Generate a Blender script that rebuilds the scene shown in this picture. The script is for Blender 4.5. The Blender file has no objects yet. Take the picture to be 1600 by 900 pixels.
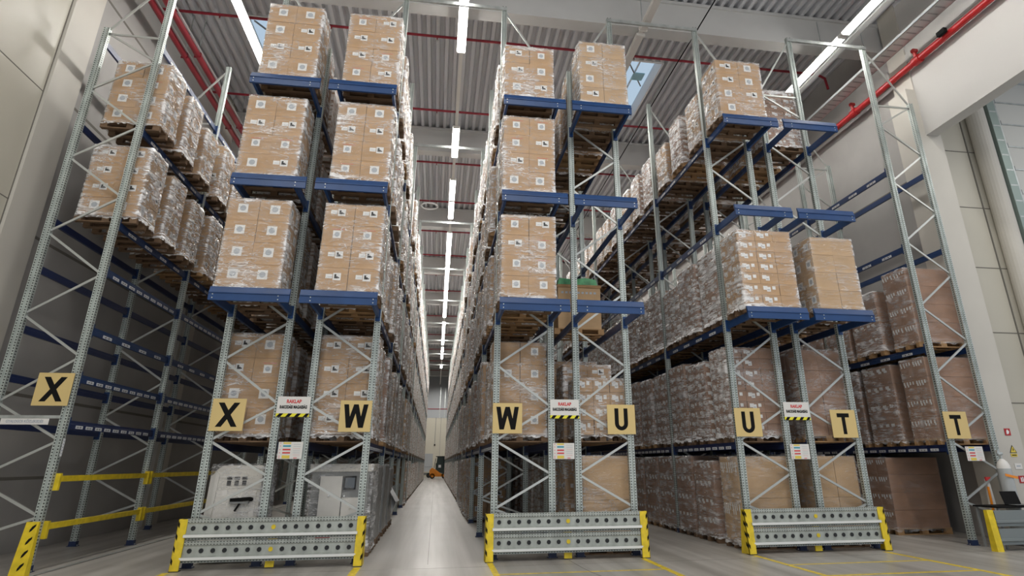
import bpy, math, random
from mathutils import Vector, Matrix
random.seed(11)
D = bpy.data
COL = bpy.context.scene.collection

# ------------------------------------------------------------------ materials
def mat(name, col, rough=.6, metal=0.0, spec=.5, noise=None, bump=None, coat=0):
    """noise=(scale, amount, (sx,sy,sz)), bump=(scale, strength, (sx,sy,sz))"""
    m = D.materials.new(name); m.use_nodes = True
    nt = m.node_tree; b = nt.nodes['Principled BSDF']
    b.inputs['Base Color'].default_value = (*col, 1)
    b.inputs['Roughness'].default_value = rough
    b.inputs['Metallic'].default_value = metal
    b.inputs['Specular IOR Level'].default_value = spec
    b.inputs['Coat Weight'].default_value = coat
    tc = nt.nodes.new('ShaderNodeTexCoord')
    if noise:
        mp = nt.nodes.new('ShaderNodeMapping'); mp.inputs['Scale'].default_value = noise[2]
        n = nt.nodes.new('ShaderNodeTexNoise'); n.inputs['Scale'].default_value = noise[0]; n.inputs['Detail'].default_value = 3
        r = nt.nodes.new('ShaderNodeMapRange')
        r.inputs[1].default_value = .3; r.inputs[2].default_value = .7
        r.inputs[3].default_value = 1 - noise[1]; r.inputs[4].default_value = 1 + noise[1]
        v = nt.nodes.new('ShaderNodeVectorMath'); v.operation = 'SCALE'
        v.inputs[0].default_value = col
        nt.links.new(tc.outputs['Object'], mp.inputs[0]); nt.links.new(mp.outputs[0], n.inputs[0])
        nt.links.new(n.outputs[0], r.inputs[0]); nt.links.new(r.outputs[0], v.inputs['Scale'])
        nt.links.new(v.outputs[0], b.inputs['Base Color'])
    if bump:
        mp = nt.nodes.new('ShaderNodeMapping'); mp.inputs['Scale'].default_value = bump[2]
        n = nt.nodes.new('ShaderNodeTexNoise'); n.inputs['Scale'].default_value = bump[0]
        bp = nt.nodes.new('ShaderNodeBump'); bp.inputs['Strength'].default_value = bump[1]; bp.inputs['Distance'].default_value = .02
        nt.links.new(tc.outputs['Object'], mp.inputs[0]); nt.links.new(mp.outputs[0], n.inputs[0])
        nt.links.new(n.outputs[0], bp.inputs['Height']); nt.links.new(bp.outputs[0], b.inputs['Normal'])
    return m

def M_(nt, op, a, b=None, c=None):
    n = nt.nodes.new('ShaderNodeMath'); n.operation = op
    for i, v in enumerate((a, b, c)):
        if v is None: continue
        if isinstance(v, (int, float)): n.inputs[i].default_value = v
        else: nt.links.new(v, n.inputs[i])
    return n.outputs[0]

def perforated(name, col, axis, rows_a, pitch, half, rough=.42, metal=.35, rows_b=None):
    """galvanised steel with punched slots: along `axis` every `pitch`; rows_a=(other axis, centre of |coord|)"""
    m = mat(name, col, rough, metal, noise=(9, .16, (1, 1, .4)))
    nt = m.node_tree; b = nt.nodes['Principled BSDF']
    tc = nt.nodes.new('ShaderNodeTexCoord'); sp = nt.nodes.new('ShaderNodeSeparateXYZ')
    nt.links.new(tc.outputs['Object'], sp.inputs[0])
    f = M_(nt, 'FRACT', M_(nt, 'DIVIDE', sp.outputs[axis], pitch))
    along = M_(nt, 'LESS_THAN', M_(nt, 'ABSOLUTE', M_(nt, 'SUBTRACT', f, .5)), .22)
    tot = None
    for ax, c in rows_a:
        d = M_(nt, 'ABSOLUTE', M_(nt, 'SUBTRACT', M_(nt, 'ABSOLUTE', sp.outputs[ax]), c))
        k = M_(nt, 'LESS_THAN', d, half)
        tot = k if tot is None else M_(nt, 'MAXIMUM', tot, k)
    fac = M_(nt, 'MULTIPLY', along, tot)
    src = b.inputs['Base Color'].links[0].from_socket
    mx = nt.nodes.new('ShaderNodeMix'); mx.data_type = 'RGBA'
    nt.links.new(fac, mx.inputs[0]); nt.links.new(src, mx.inputs[6]); mx.inputs[7].default_value = (.02, .022, .022, 1)
    nt.links.new(mx.outputs[2], b.inputs['Base Color'])
    return m

GALV = (.47, .52, .495)
m_post = perforated('galvanised_perforated_post', GALV, 2, [(0, .037), (1, .012)], .05, .0105)
m_galv = mat('galvanised_steel', (.50, .53, .52), .4, .7, noise=(6, .15, (1, 1, 1)))
m_brace = mat('galvanised_brace', (.50, .52, .50), .42, .6)
m_guard = perforated('galvanised_guard_beam', (.40, .43, .40), 0, [(2, .145), (2, .108)], .05, .006)
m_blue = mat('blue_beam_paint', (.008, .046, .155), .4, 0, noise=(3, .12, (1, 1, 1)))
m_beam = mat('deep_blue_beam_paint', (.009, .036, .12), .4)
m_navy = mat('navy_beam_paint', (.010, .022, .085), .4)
m_yellow = mat('yellow_paint', (.75, .56, .02), .45, noise=(8, .15, (1, 1, 1)))
m_black = mat('black_print', (.008, .008, .008), .8, spec=.15)
m_ledge = mat('bright_galvanised_ledge', (.80, .82, .80), .35, .2)
m_white = mat('white_label', (.78, .79, .80), .5)
m_grayprint = mat('grey_print', (.38, .42, .47), .5)
m_redprint = mat('red_print', (.62, .05, .05), .5)
m_card = mat('cardboard', (.46, .283, .137), .7, noise=(2.2, .13, (1, 1, 2.5)))
m_card2 = mat('pale_cardboard', (.49, .325, .175), .68, noise=(2.0, .10, (1, 1, 2)))
m_card3 = mat('russet_cardboard', (.31, .175, .108), .66, noise=(2.5, .15, (1, 1, 2.5)))
m_seam = mat('carton_seam', (.13, .075, .045), .8)
m_tape = mat('packing_tape', (.48, .33, .2), .3)
m_wood = mat('pallet_wood', (.17, .105, .06), .8, noise=(5, .3, (.6, 3, 3)))
m_wood2 = mat('bright_pallet_wood', (.36, .215, .10), .75, noise=(5, .25, (.6, 3, 3)))
m_tan = mat('tan_sign_plate', (.66, .50, .21), .5)
m_red = mat('red_pipe_paint', (.27, .012, .025), .4)
m_rubber = mat('rubber', (.015, .015, .015), .7)
m_orange = mat('orange_paint', (.85, .28, .02), .4)
m_darkgap = mat('dark_recess', (.02, .022, .025), .8)
m_blueshoe = mat('dark_blue_foot', (.015, .03, .09), .5)

def m_stretch():
    m = D.materials.new('clear_stretch_film'); m.use_nodes = True
    nt = m.node_tree; nt.nodes.clear()
    out = nt.nodes.new('ShaderNodeOutputMaterial')
    tr = nt.nodes.new('ShaderNodeBsdfTransparent'); tr.inputs[0].default_value = (.97, .965, .95, 1)
    pb = nt.nodes.new('ShaderNodeBsdfPrincipled')
    pb.inputs['Base Color'].default_value = (.93, .93, .94, 1); pb.inputs['Roughness'].default_value = .14
    pb.inputs['Specular IOR Level'].default_value = .9
    tc = nt.nodes.new('ShaderNodeTexCoord')
    def nz(scale, rot, sc, detail=3, dist=0):
        mp = nt.nodes.new('ShaderNodeMapping'); mp.inputs['Scale'].default_value = sc; mp.inputs['Rotation'].default_value = rot
        n = nt.nodes.new('ShaderNodeTexNoise'); n.inputs['Scale'].default_value = scale; n.inputs['Detail'].default_value = detail
        n.inputs['Distortion'].default_value = dist
        oi = nt.nodes.new('ShaderNodeObjectInfo'); ad = nt.nodes.new('ShaderNodeVectorMath'); ad.operation = 'ADD'
        cm = nt.nodes.new('ShaderNodeCombineXYZ'); ml = M_(nt, 'MULTIPLY', oi.outputs['Random'], 37.0)
        for i in range(3): nt.links.new(ml, cm.inputs[i])
        nt.links.new(tc.outputs['Object'], ad.inputs[0]); nt.links.new(cm.outputs[0], ad.inputs[1])
        nt.links.new(ad.outputs[0], mp.inputs[0]); nt.links.new(mp.outputs[0], n.inputs[0])
        return n.outputs[0]
    a = nz(1.7, (.45, .32, 0), (1.1, 1.1, 6.5), 6, 1.3)      # slanting folds
    b = nz(1.6, (0, 0, 0), (1, 1, 2.2), 2, .3)         # where it lies loose
    ra = nt.nodes.new('ShaderNodeMapRange'); ra.inputs[1].default_value = .46; ra.inputs[2].default_value = .58
    nt.links.new(a, ra.inputs[0])
    rb = nt.nodes.new('ShaderNodeMapRange'); rb.inputs[1].default_value = .36; rb.inputs[2].default_value = .56
    nt.links.new(b, rb.inputs[0])
    at = nt.nodes.new('ShaderNodeAttribute'); at.attribute_name = 'dens'
    oc = nt.nodes.new('ShaderNodeObjectInfo'); sc_ = nt.nodes.new('ShaderNodeSeparateColor'); nt.links.new(oc.outputs['Color'], sc_.inputs[0])
    dens = M_(nt, 'MULTIPLY', at.outputs['Fac'], sc_.outputs[0])
    fine = nz(2.4, (.5, .36, 0), (1.2, 1.2, 5.5), 2, 1.6)
    ridge = M_(nt, 'MAXIMUM', M_(nt, 'SUBTRACT', 1.0, M_(nt, 'MULTIPLY', M_(nt, 'ABSOLUTE', M_(nt, 'SUBTRACT', fine, .5)), 26.0)), 0.0)
    ridge = M_(nt, 'MULTIPLY', ridge, M_(nt, 'ADD', rb.outputs[0], .25))
    dd = M_(nt, 'MULTIPLY', at.outputs['Fac'], at.outputs['Fac'])
    st = M_(nt, 'MULTIPLY', M_(nt, 'MULTIPLY', ra.outputs[0], rb.outputs[0]), M_(nt, 'MINIMUM', M_(nt, 'ADD', dd, .15), 1.0))
    st = M_(nt, 'MINIMUM', M_(nt, 'ADD', st, ridge), 1.0)  # white streaks and wrinkle lines, painting in the film's glossy highlights
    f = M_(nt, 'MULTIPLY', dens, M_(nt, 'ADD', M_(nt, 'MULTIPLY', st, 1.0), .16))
    f = M_(nt, 'ADD', f, .03)
    f = M_(nt, 'MINIMUM', f, .95)
    bp = nt.nodes.new('ShaderNodeBump'); bp.inputs['Strength'].default_value = 1.0; bp.inputs['Distance'].default_value = .06
    nt.links.new(a, bp.inputs['Height']); nt.links.new(bp.outputs[0], pb.inputs['Normal'])
    mx = nt.nodes.new('ShaderNodeMixShader')
    nt.links.new(f, mx.inputs[0]); nt.links.new(tr.outputs[0], mx.inputs[1]); nt.links.new(pb.outputs[0], mx.inputs[2])
    nt.links.new(mx.outputs[0], out.inputs[0])
    return m
m_film = m_stretch()

def m_farload():
    m = mat('wrapped_cartons_far', (.4, .27, .18), .35)
    nt = m.node_tree; b = nt.nodes['Principled BSDF']
    tc = nt.nodes.new('ShaderNodeTexCoord')
    mp = nt.nodes.new('ShaderNodeMapping'); mp.inputs['Scale'].default_value = (1, 1, 5); mp.inputs['Rotation'].default_value = (.6, 0, 0)
    n = nt.nodes.new('ShaderNodeTexNoise'); n.inputs['Scale'].default_value = 3.5; n.inputs['Detail'].default_value = 4
    nt.links.new(tc.outputs['Object'], mp.inputs[0]); nt.links.new(mp.outputs[0], n.inputs[0])
    r = nt.nodes.new('ShaderNodeMapRange'); r.inputs[1].default_value = .38; r.inputs[2].default_value = .56
    nt.links.new(n.outputs[0], r.inputs[0])
    mx = nt.nodes.new('ShaderNodeMix'); mx.data_type = 'RGBA'
    nt.links.new(r.outputs[0], mx.inputs[0]); mx.inputs[6].default_value = (.42, .28, .19, 1); mx.inputs[7].default_value = (.88, .88, .88, 1)
    nt.links.new(mx.outputs[2], b.inputs['Base Color'])
    bp = nt.nodes.new('ShaderNodeBump'); bp.inputs['Strength'].default_value = .8; bp.inputs['Distance'].default_value = .05
    nt.links.new(n.outputs[0], bp.inputs['Height']); nt.links.new(bp.outputs[0], b.inputs['Normal'])
    return m
m_far = m_farload()

def m_floorm():
    m = mat('polished_concrete', (.33, .315, .29), .3, 0, .5)
    nt = m.node_tree; b = nt.nodes['Principled BSDF']
    tc = nt.nodes.new('ShaderNodeTexCoord')
    def nz(s, sc):
        mp = nt.nodes.new('ShaderNodeMapping'); mp.inputs['Scale'].default_value = sc
        n = nt.nodes.new('ShaderNodeTexNoise'); n.inputs['Scale'].default_value = s; n.inputs['Detail'].default_value = 5
        nt.links.new(tc.outputs['Object'], mp.inputs[0]); nt.links.new(mp.outputs[0], n.inputs[0]); return n.outputs[0]
    a = nz(1.5, (2.4, .07, 1)); c = nz(.7, (1, 1, 1))
    s = M_(nt, 'ADD', M_(nt, 'MULTIPLY', a, .75), M_(nt, 'MULTIPLY', c, .25))
    cr = nt.nodes.new('ShaderNodeValToRGB')
    cr.color_ramp.elements[0].position = .36; cr.color_ramp.elements[0].color = (.27, .255, .23, 1)
    cr.color_ramp.elements[1].position = .62; cr.color_ramp.elements[1].color = (.42, .40, .37, 1)
    spx = nt.nodes.new('ShaderNodeSeparateXYZ'); nt.links.new(tc.outputs['Object'], spx.inputs[0])
    tr = None
    for ctr in (-5.2, -.08, 4.95, 9.85):
        d = M_(nt, 'ABSOLUTE', M_(nt, 'SUBTRACT', M_(nt, 'ABSOLUTE', M_(nt, 'SUBTRACT', spx.outputs[0], ctr)), .58))
        k = M_(nt, 'MAXIMUM', M_(nt, 'SUBTRACT', 1.0, M_(nt, 'MULTIPLY', d, 5.0)), 0.0)
        tr = k if tr is None else M_(nt, 'MAXIMUM', tr, k)
    s = M_(nt, 'SUBTRACT', s, M_(nt, 'MULTIPLY', tr, .10))
    nt.links.new(s, cr.inputs[0]); nt.links.new(cr.outputs[0], b.inputs['Base Color'])
    nt.links.new(M_(nt, 'ADD', M_(nt, 'MULTIPLY', c, .25), .24), b.inputs['Roughness'])
    return m
m_floor = m_floorm()
m_wallbeige = mat('cream_wall_panel', (.50, .475, .40), .35, 0, .4, noise=(.4, .06, (1, 1, 1)))
m_wallgrey = mat('grey_concrete_wall', (.36, .35, .335), .75, noise=(.8, .08, (1, 1, 1)))
m_column = mat('cream_column', (.55, .525, .47), .55, noise=(.7, .05, (1, 1, 1)))
m_fascia = mat('pale_grey_fascia', (.56, .55, .53), .6)
m_girder = mat('pale_concrete_girder', (.55, .55, .54), .7, noise=(.8, .05, (1, 1, 1)))
m_deck = mat('corrugated_steel_deck', (.58, .59, .62), .5, .1)
m_endwall = mat('end_wall_cream', (.58, .55, .46), .7)
m_endgrey = mat('end_wall_grey', (.40, .42, .44), .7)
m_groove = mat('panel_joint', (.16, .15, .13), .8)
m_mach2 = mat('grey_machine', (.25, .26, .26), .5)
m_tray = mat('galvanised_cable_tray', (.5, .52, .52), .4, .6)
def emis(name, col, s):
    m = D.materials.new(name); m.use_nodes = True; nt = m.node_tree; nt.nodes.clear()
    e = nt.nodes.new('ShaderNodeEmission'); e.inputs[0].default_value = (*col, 1); e.inputs[1].default_value = s
    o = nt.nodes.new('ShaderNodeOutputMaterial'); nt.links.new(e.outputs[0], o.inputs[0]); return m
m_lamp = emis('lit_fluorescent_diffuser', (1, .97, .92), 34)
m_lampoff = mat('unlit_diffuser', (.6, .58, .55), .3)
m_glass = D.materials.new('skylight_glass'); m_glass.use_nodes = True
_b = m_glass.node_tree.nodes['Principled BSDF']; _b.inputs['Base Color'].default_value = (.75, .9, 1, 1)
_b.inputs['Transmission Weight'].default_value = 1; _b.inputs['Roughness'].default_value = .1; _b.inputs['IOR'].default_value = 1.05

# ------------------------------------------------------------------ mesh helpers
class MB:
    def __init__(s): s.v = []; s.f = []; s.m = []; s.mats = []
    def mi(s, m):
        if m not in s.mats: s.mats.append(m)
        return s.mats.index(m)
    def add(s, vs, fs, m):
        o = len(s.v); s.v += [tuple(p) for p in vs]; k = s.mi(m)
        for f in fs: s.f.append(tuple(i + o for i in f)); s.m.append(k)
        return s
    def box(s, x0, x1, y0, y1, z0, z1, m):
        return s.add([(x0, y0, z0), (x1, y0, z0), (x1, y1, z0), (x0, y1, z0), (x0, y0, z1), (x1, y0, z1), (x1, y1, z1), (x0, y1, z1)],
              [(0, 3, 2, 1), (4, 5, 6, 7), (0, 1, 5, 4), (1, 2, 6, 5), (2, 3, 7, 6), (3, 0, 4, 7)], m)
    def hexa(s, p, m):     # 8 corners, bottom 4 then top 4
        return s.add(p, [(0, 3, 2, 1), (4, 5, 6, 7), (0, 1, 5, 4), (1, 2, 6, 5), (2, 3, 7, 6), (3, 0, 4, 7)], m)
    def bar(s, a, b, w, h, m, up=(0, 1, 0)):
        a = Vector(a); b = Vector(b); d = (b - a).normalized(); u = Vector(up)
        r = d.cross(u).normalized() * (w / 2); q = r.cross(d).normalized() * (h / 2)
        return s.add([a - r - q, a + r - q, a + r + q, a - r + q, b - r - q, b + r - q, b + r + q, b - r + q],
              [(0, 3, 2, 1), (4, 5, 6, 7), (0, 1, 5, 4), (1, 2, 6, 5), (2, 3, 7, 6), (3, 0, 4, 7)], m)
    def prism(s, prof, a, b, axis, m, cap=True):
        """prof: list of 2-D points, extruded along axis from a to b. axis 0: (y,z) 1: (x,z) 2: (x,y)"""
        def P(p, t): return {0: (t, p[0], p[1]), 1: (p[0], t, p[1]), 2: (p[0], p[1], t)}[axis]
        n = len(prof); vs = [P(p, a) for p in prof] + [P(p, b) for p in prof]
        fs = [(i, (i + 1) % n, n + (i + 1) % n, n + i) for i in range(n)]
        if cap: fs += [tuple(range(n))[::-1], tuple(range(n, 2 * n))]
        return s.add(vs, fs, m)
    def cyl(s, a, b, r, m, n=12, r2=None):
        a = Vector(a); b = Vector(b); d = (b - a).normalized(); r2 = r if r2 is None else r2
        u = d.orthogonal().normalized(); w = d.cross(u)
        vs = []
        for c, rr in ((a, r), (b, r2)):
            for i in range(n):
                t = 2 * math.pi * i / n; vs.append(c + (u * math.cos(t) + w * math.sin(t)) * rr)
        fs = [(i, (i + 1) % n, n + (i + 1) % n, n + i) for i in range(n)] + [tuple(range(n))[::-1], tuple(range(n, 2 * n))]
        return s.add(vs, fs, m)
    def lathe(s, prof, c, m, n=20):
        vs = []; k = len(prof)
        for i in range(n):
            t = 2 * math.pi * i / n
            for r, z in prof: vs.append((c[0] + r * math.cos(t), c[1] + r * math.sin(t), c[2] + z))
        fs = [(i * k + j, ((i + 1) % n) * k + j, ((i + 1) % n) * k + j + 1, i * k + j + 1) for i in range(n) for j in range(k - 1)]
        return s.add(vs, fs, m)
    def quad(s, p, m): return s.add(p, [tuple(range(len(p)))], m)
    def mesh(s, name):
        me = D.meshes.new(name); me.from_pydata(s.v, [], s.f)
        for m in s.mats: me.materials.append(m)
        me.polygons.foreach_set('material_index', s.m); me.update(); return me
    def build(s, name, parent=None, loc=(0, 0, 0), smooth=False):
        me = s.mesh(name)
        if smooth: me.polygons.foreach_set('use_smooth', [True] * len(me.polygons))
        return put(name, me, parent, loc)

def put(name, me, parent=None, loc=(0, 0, 0)):
    o = D.objects.new(name, me); COL.objects.link(o); o.parent = parent; o.location = loc; return o
def tag(o, label, cat, group=None, kind=None):
    o['label'] = label; o['category'] = cat
    if group: o['group'] = group
    if kind: o['kind'] = kind
    return o
def thing(name, label, cat, loc=(0, 0, 0), group=None):
    return tag(put(name, None, None, loc), label, cat, group)
def struct(name, mb, label=None):
    o = mb.build(name); o['kind'] = 'structure'
    if label: o['label'] = label
    return o
ORD = ['first', 'second', 'third', 'fourth', 'fifth', 'sixth', 'seventh', 'eighth', 'ninth', 'tenth', 'eleventh', 'twelfth', 'thirteenth',
       'fourteenth', 'fifteenth', 'sixteenth', 'seventeenth', 'eighteenth', 'nineteenth', 'twentieth']
def ordn(i):
    if i < 20: return ORD[i]
    t, u = divmod(i + 1, 10); tens = {2: 'twent', 3: 'thirt', 4: 'fort', 5: 'fift', 6: 'sixt', 7: 'sevent'}[t]
    return tens + 'ieth' if u == 0 else tens + 'y-' + ORD[u - 1]

def text_mesh(body, size, m, bold=0.0, squeeze=1.0):
    cu = D.curves.new('txt', 'FONT'); cu.body = body; cu.size = size; cu.align_x = 'CENTER'; cu.align_y = 'CENTER'; cu.offset = bold
    o = D.objects.new('txt', cu); COL.objects.link(o)
    dg = bpy.context.evaluated_depsgraph_get(); me = D.meshes.new_from_object(o.evaluated_get(dg))
    D.objects.remove(o); D.curves.remove(cu)
    # lie in XZ plane facing -Y
    for v in me.vertices: v.co = Vector((v.co.x * squeeze, 0, v.co.y))
    me.materials.clear(); me.materials.append(m); me.name = 'lettering'; return me

# ------------------------------------------------------------------ the rack plan (metres)
Y0, BAY, NB = 12.4, 3.7, 17
PT = .12
ROWS = [
 dict(n='X', ax=-6.42, rx=-7.55, s=1, where='leftmost rack, along the left wall', short='in leftmost rack',
      lev=[2.36, 3.15, 4.02, 5.15, 6.12, 8.22, 10.28], cx=-6.70, w=1.10),
 dict(n='X', ax=-4.00, rx=-2.91, s=-1, where='second rack from the left', short='in second rack from left', lev=[2.0, 4.45, 6.68, 8.92], cx=-3.50, w=1.10),
 dict(n='W', ax=-1.27, rx=-2.36, s=1, where='rack on the left side of the lit middle aisle', short='left of middle aisle', lev=[2.0, 4.45, 6.68, 8.92], cx=-1.77, w=1.10),
 dict(n='W', ax=1.11, rx=2.20, s=-1, where='rack on the right side of the lit middle aisle', short='right of middle aisle', lev=[2.0, 4.45, 6.68, 8.92], cx=1.60, w=1.08),
 dict(n='U', ax=3.79, rx=2.72, s=1, where='rack on the left side of the U aisle', short='left of U aisle', lev=[2.0, 4.45, 6.68, 8.92], cx=3.28, w=1.08),
 dict(n='U', ax=6.09, rx=7.15, s=-1, where='rack on the right side of the U aisle', short='right of U aisle', lev=[2.0, 4.45, 6.68, 8.92], cx=6.64, w=1.18),
 dict(n='T', ax=8.75, rx=7.67, s=1, where='rack on the left side of the T aisle', short='left of T aisle', lev=[2.0, 4.45, 6.68, 8.92], cx=8.22, w=1.10),
 dict(n='T', ax=10.95, rx=12.0, s=-1, where='rightmost rack, along the right wall', short='in rightmost rack', lev=[1.95, 4.08, 6.50, 8.55], cx=11.50, w=1.25),
]
H_A, H_R = 12.28, 10.55
ZA = [.82, 2.02, 3.45, 5.0, 6.6, 8.2, 9.8]
ZR = [1.41, 2.65, 4.2, 5.8, 7.4, 9.0, 10.45]

def post_mesh(h):
    mb = MB()
    prof = [(-.06, -.05), (-.020, -.05), (-.013, -.03), (.013, -.03), (.020, -.05), (.06, -.05), (.06, .05), (.045, .05), (.045, -.005), (-.045, -.005), (-.045, .05), (-.06, .05)]
    mb.prism(prof[::-1], 0, h, 2, m_post)
    return mb.mesh('post')
ME_PA, ME_PR = post_mesh(H_A), post_mesh(H_R)
_f = MB(); _f.box(-.09, .09, -.08, .08, 0, .012, m_blueshoe); _f.box(-.07, .07, -.06, .06, .012, .10, m_blueshoe)
for _s in (-1, 1): _f.cyl((_s * .078, 0, .012), (_s * .078, 0, .03), .010, m_galv, 8)
ME_FOOT = _f.mesh('foot_plate')

def beam_mesh(L, labels, m):
    mb = MB(); mb.prism([(-.025, -.14), (.025, -.14), (.025, -.055), (.015, -.05), (.015, 0), (-.015, 0), (-.015, -.05), (-.025, -.055)], -L / 2, L / 2, 1, m)
    return mb.mesh('beam')
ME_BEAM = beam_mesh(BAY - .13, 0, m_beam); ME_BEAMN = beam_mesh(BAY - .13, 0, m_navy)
_c = MB(); _c.box(-.045, .045, -.012, .012, -.20, .05, m_beam).box(.045, .055, -.035, .065, -.20, .05, m_beam)
ME_CONN = _c.mesh('beam_connector')
def label_mesh(n, w):
    mb = MB()
    for i in range(n):
        y = -BAY / 2 + .3 + (BAY - .6) * (i + .5) / n
        mb.box(.0255, .028, y - w / 2, y + w / 2, -.128, -.075, m_white)
        for k in range(5):
            yy = y - w / 2 + w * (k + .7) / 5.6
            mb.box(.028, .0286, yy - w * .05, yy + w * .05, -.118, -.088, m_black if k % 2 else m_grayprint)
    return mb.mesh('location_labels')
ME_LAB4, ME_LAB8 = label_mesh(4, .34), label_mesh(9, .24)

def build_rack(i, R):
    cat = 'rack'
    root = thing('pallet_rack', 'galvanised pallet rack with blue beams, ' + R['where'], cat, (0, Y0, 0), 'pallet racks')
    ax, rx, s = R['ax'], R['rx'], R['s']
    nparts = 0
    nbay_parts = min(NB, 96 // (2 * len(R['lev'])))
    far = MB()
    for k in range(NB + 1):
        y = k * BAY
        for x, me in ((ax, ME_PA), (rx, ME_PR)):
            p = put('post', me, root, (x, y, 0))
            if k < 6: put('foot_plate', ME_FOOT, p, (0, 0, 0))
        # bracing
        segs = []
        z = []
        for a, b in zip(ZA, ZR): z += [(ax, a), (rx, b)]
        for q in range(len(z) - 1): segs.append((z[q], z[q + 1]))
        segs.append(((rx, .45), (ax, .82)))
        segs.append(((rx, H_R - .1), (ax, H_A - .1))); segs.append(((ax, H_R - .14), (rx, H_R - .14)))
        if k < 2:
            for (x0, z0), (x1, z1) in segs:
                put('brace', MB().bar((x0, 0, z0), (x1, 0, z1), .042, .03, m_brace).mesh('brace'), root, (0, y, 0))
        else:
            if k == 2:
                mb = MB()
                for (x0, z0), (x1, z1) in segs: mb.bar((x0, 0, z0), (x1, 0, z1), .042, .03, m_brace)
                R['bm'] = mb.mesh('bracing')
            put('bracing', R['bm'], root, (0, y, 0))
    for li, T in enumerate(R['lev']):
        for k in range(NB):
            yc = k * BAY + BAY / 2
            for x in (ax, rx):
                aisle = x == ax
                if i == 7 and li == 2 and k > 3 and not aisle: pass
                if k < nbay_parts:
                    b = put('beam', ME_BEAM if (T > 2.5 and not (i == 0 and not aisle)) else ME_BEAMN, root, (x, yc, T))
                    flip = s if aisle else -s
                    b.rotation_euler[2] = 0 if flip > 0 else math.pi
                    if k < 3:
                        for q in (-1, 1):
                            cn = put('beam_connector', ME_CONN, b, (0, q * (BAY / 2 - .065), 0)); cn.scale[1] = q
                    if aisle and k < 4:
                        put('location_labels', ME_LAB8 if T < 2.5 or (i == 0 and T < 5.3 and li in (1, 3)) else ME_LAB4, b)
                else:
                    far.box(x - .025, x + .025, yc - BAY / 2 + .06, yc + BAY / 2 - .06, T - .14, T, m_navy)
    if far.v:
        o = far.build('beam', root); o['kind'] = 'stuff'
    # cantilevered end platforms
    if 0 < i < 7:
        for T in R['lev'][1:]:
            if i == 8: continue
            for x in (ax, rx):
                mb = MB().box(x - .025, x + .025, 11.29 - Y0, -.05, T - .14, T, m_blue)
                mb.box(x - .045, x + .045, -.075, -.05, T - .2, T + .05, m_blue)
                put('cantilever_arm', mb.mesh('cantilever_arm'), root)
            xo, xi = ax + s * .07, rx - s * .19
            a, b = min(xo, xi), max(xo, xi)
            mb = MB(); mb.box(a, b, -1.15, -1.10, T - .14, T - .012, m_blue).box(a, b, -1.165, -1.10, T - .012, T + .002, m_blue)
            mb.prism([(-1.15, T + .002), (-1.10, T + .002), (-1.085, T + .10), (-1.085, T + .112), (-1.112, T + .112), (-1.118, T + .10)], a, b, 0, m_blue)
            for x in (ax, rx):
                for dz in (-.035, -.10): mb.cyl((x, -1.158, T + dz), (x, -1.148, T + dz), .011, m_galv, 8)
            put('end_cross_beam', mb.mesh('end_cross_beam'), root)
    if i == 0:   # yellow pedestrian rails on the aisle side
        for k in range(4):
            for z in (.66, 1.40):
                mb = MB(); mb.box(-.02, .02, -BAY / 2 + .09, BAY / 2 - .09, z - .045, z + .05, m_yellow)
                for q in (-1, 1): mb.box(-.035, .055, q * (BAY / 2 - .085) - .03, q * (BAY / 2 - .085) + .03, z - .18, z + .09, m_yellow)
                put('yellow_safety_rail', mb.mesh('yellow_safety_rail'), root, (ax + .075, k * BAY + BAY / 2, 0))
    return root
RACK = [build_rack(i, R) for i, R in enumerate(ROWS)]
# spacers joining back-to-back racks
for a, b in ((1, 2), (3, 4), (5, 6)):
    pass

# ------------------------------------------------------------------ pallets, cartons, loads
def pallet_mesh(w, wood=m_wood):
    mb = MB(); h = w / 2; dep = .4
    for k in range(5):
        y = -dep + .0725 + k * (2 * dep - .145) / 4; ww = .0725 if k % 2 == 0 else .05
        mb.box(-h, h, y - ww, y + ww, .122, .144, wood)
    for x in (-h + .07, 0, h - .07):
        mb.box(x - .07, x + .07, -dep, dep, .10, .122, wood)
        for y in (-dep + .05, 0, dep - .05): mb.box(x - .07, x + .07, y - .05, y + .05, .022, .10, wood)
    for y in (-dep + .05, 0, dep - .05): mb.box(-h, h, y - .05, y + .05, 0, .022, wood)
    return mb.mesh('pallet')
ME_PAL = {False: pallet_mesh(1.2), True: pallet_mesh(1.2, m_wood2)}

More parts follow.
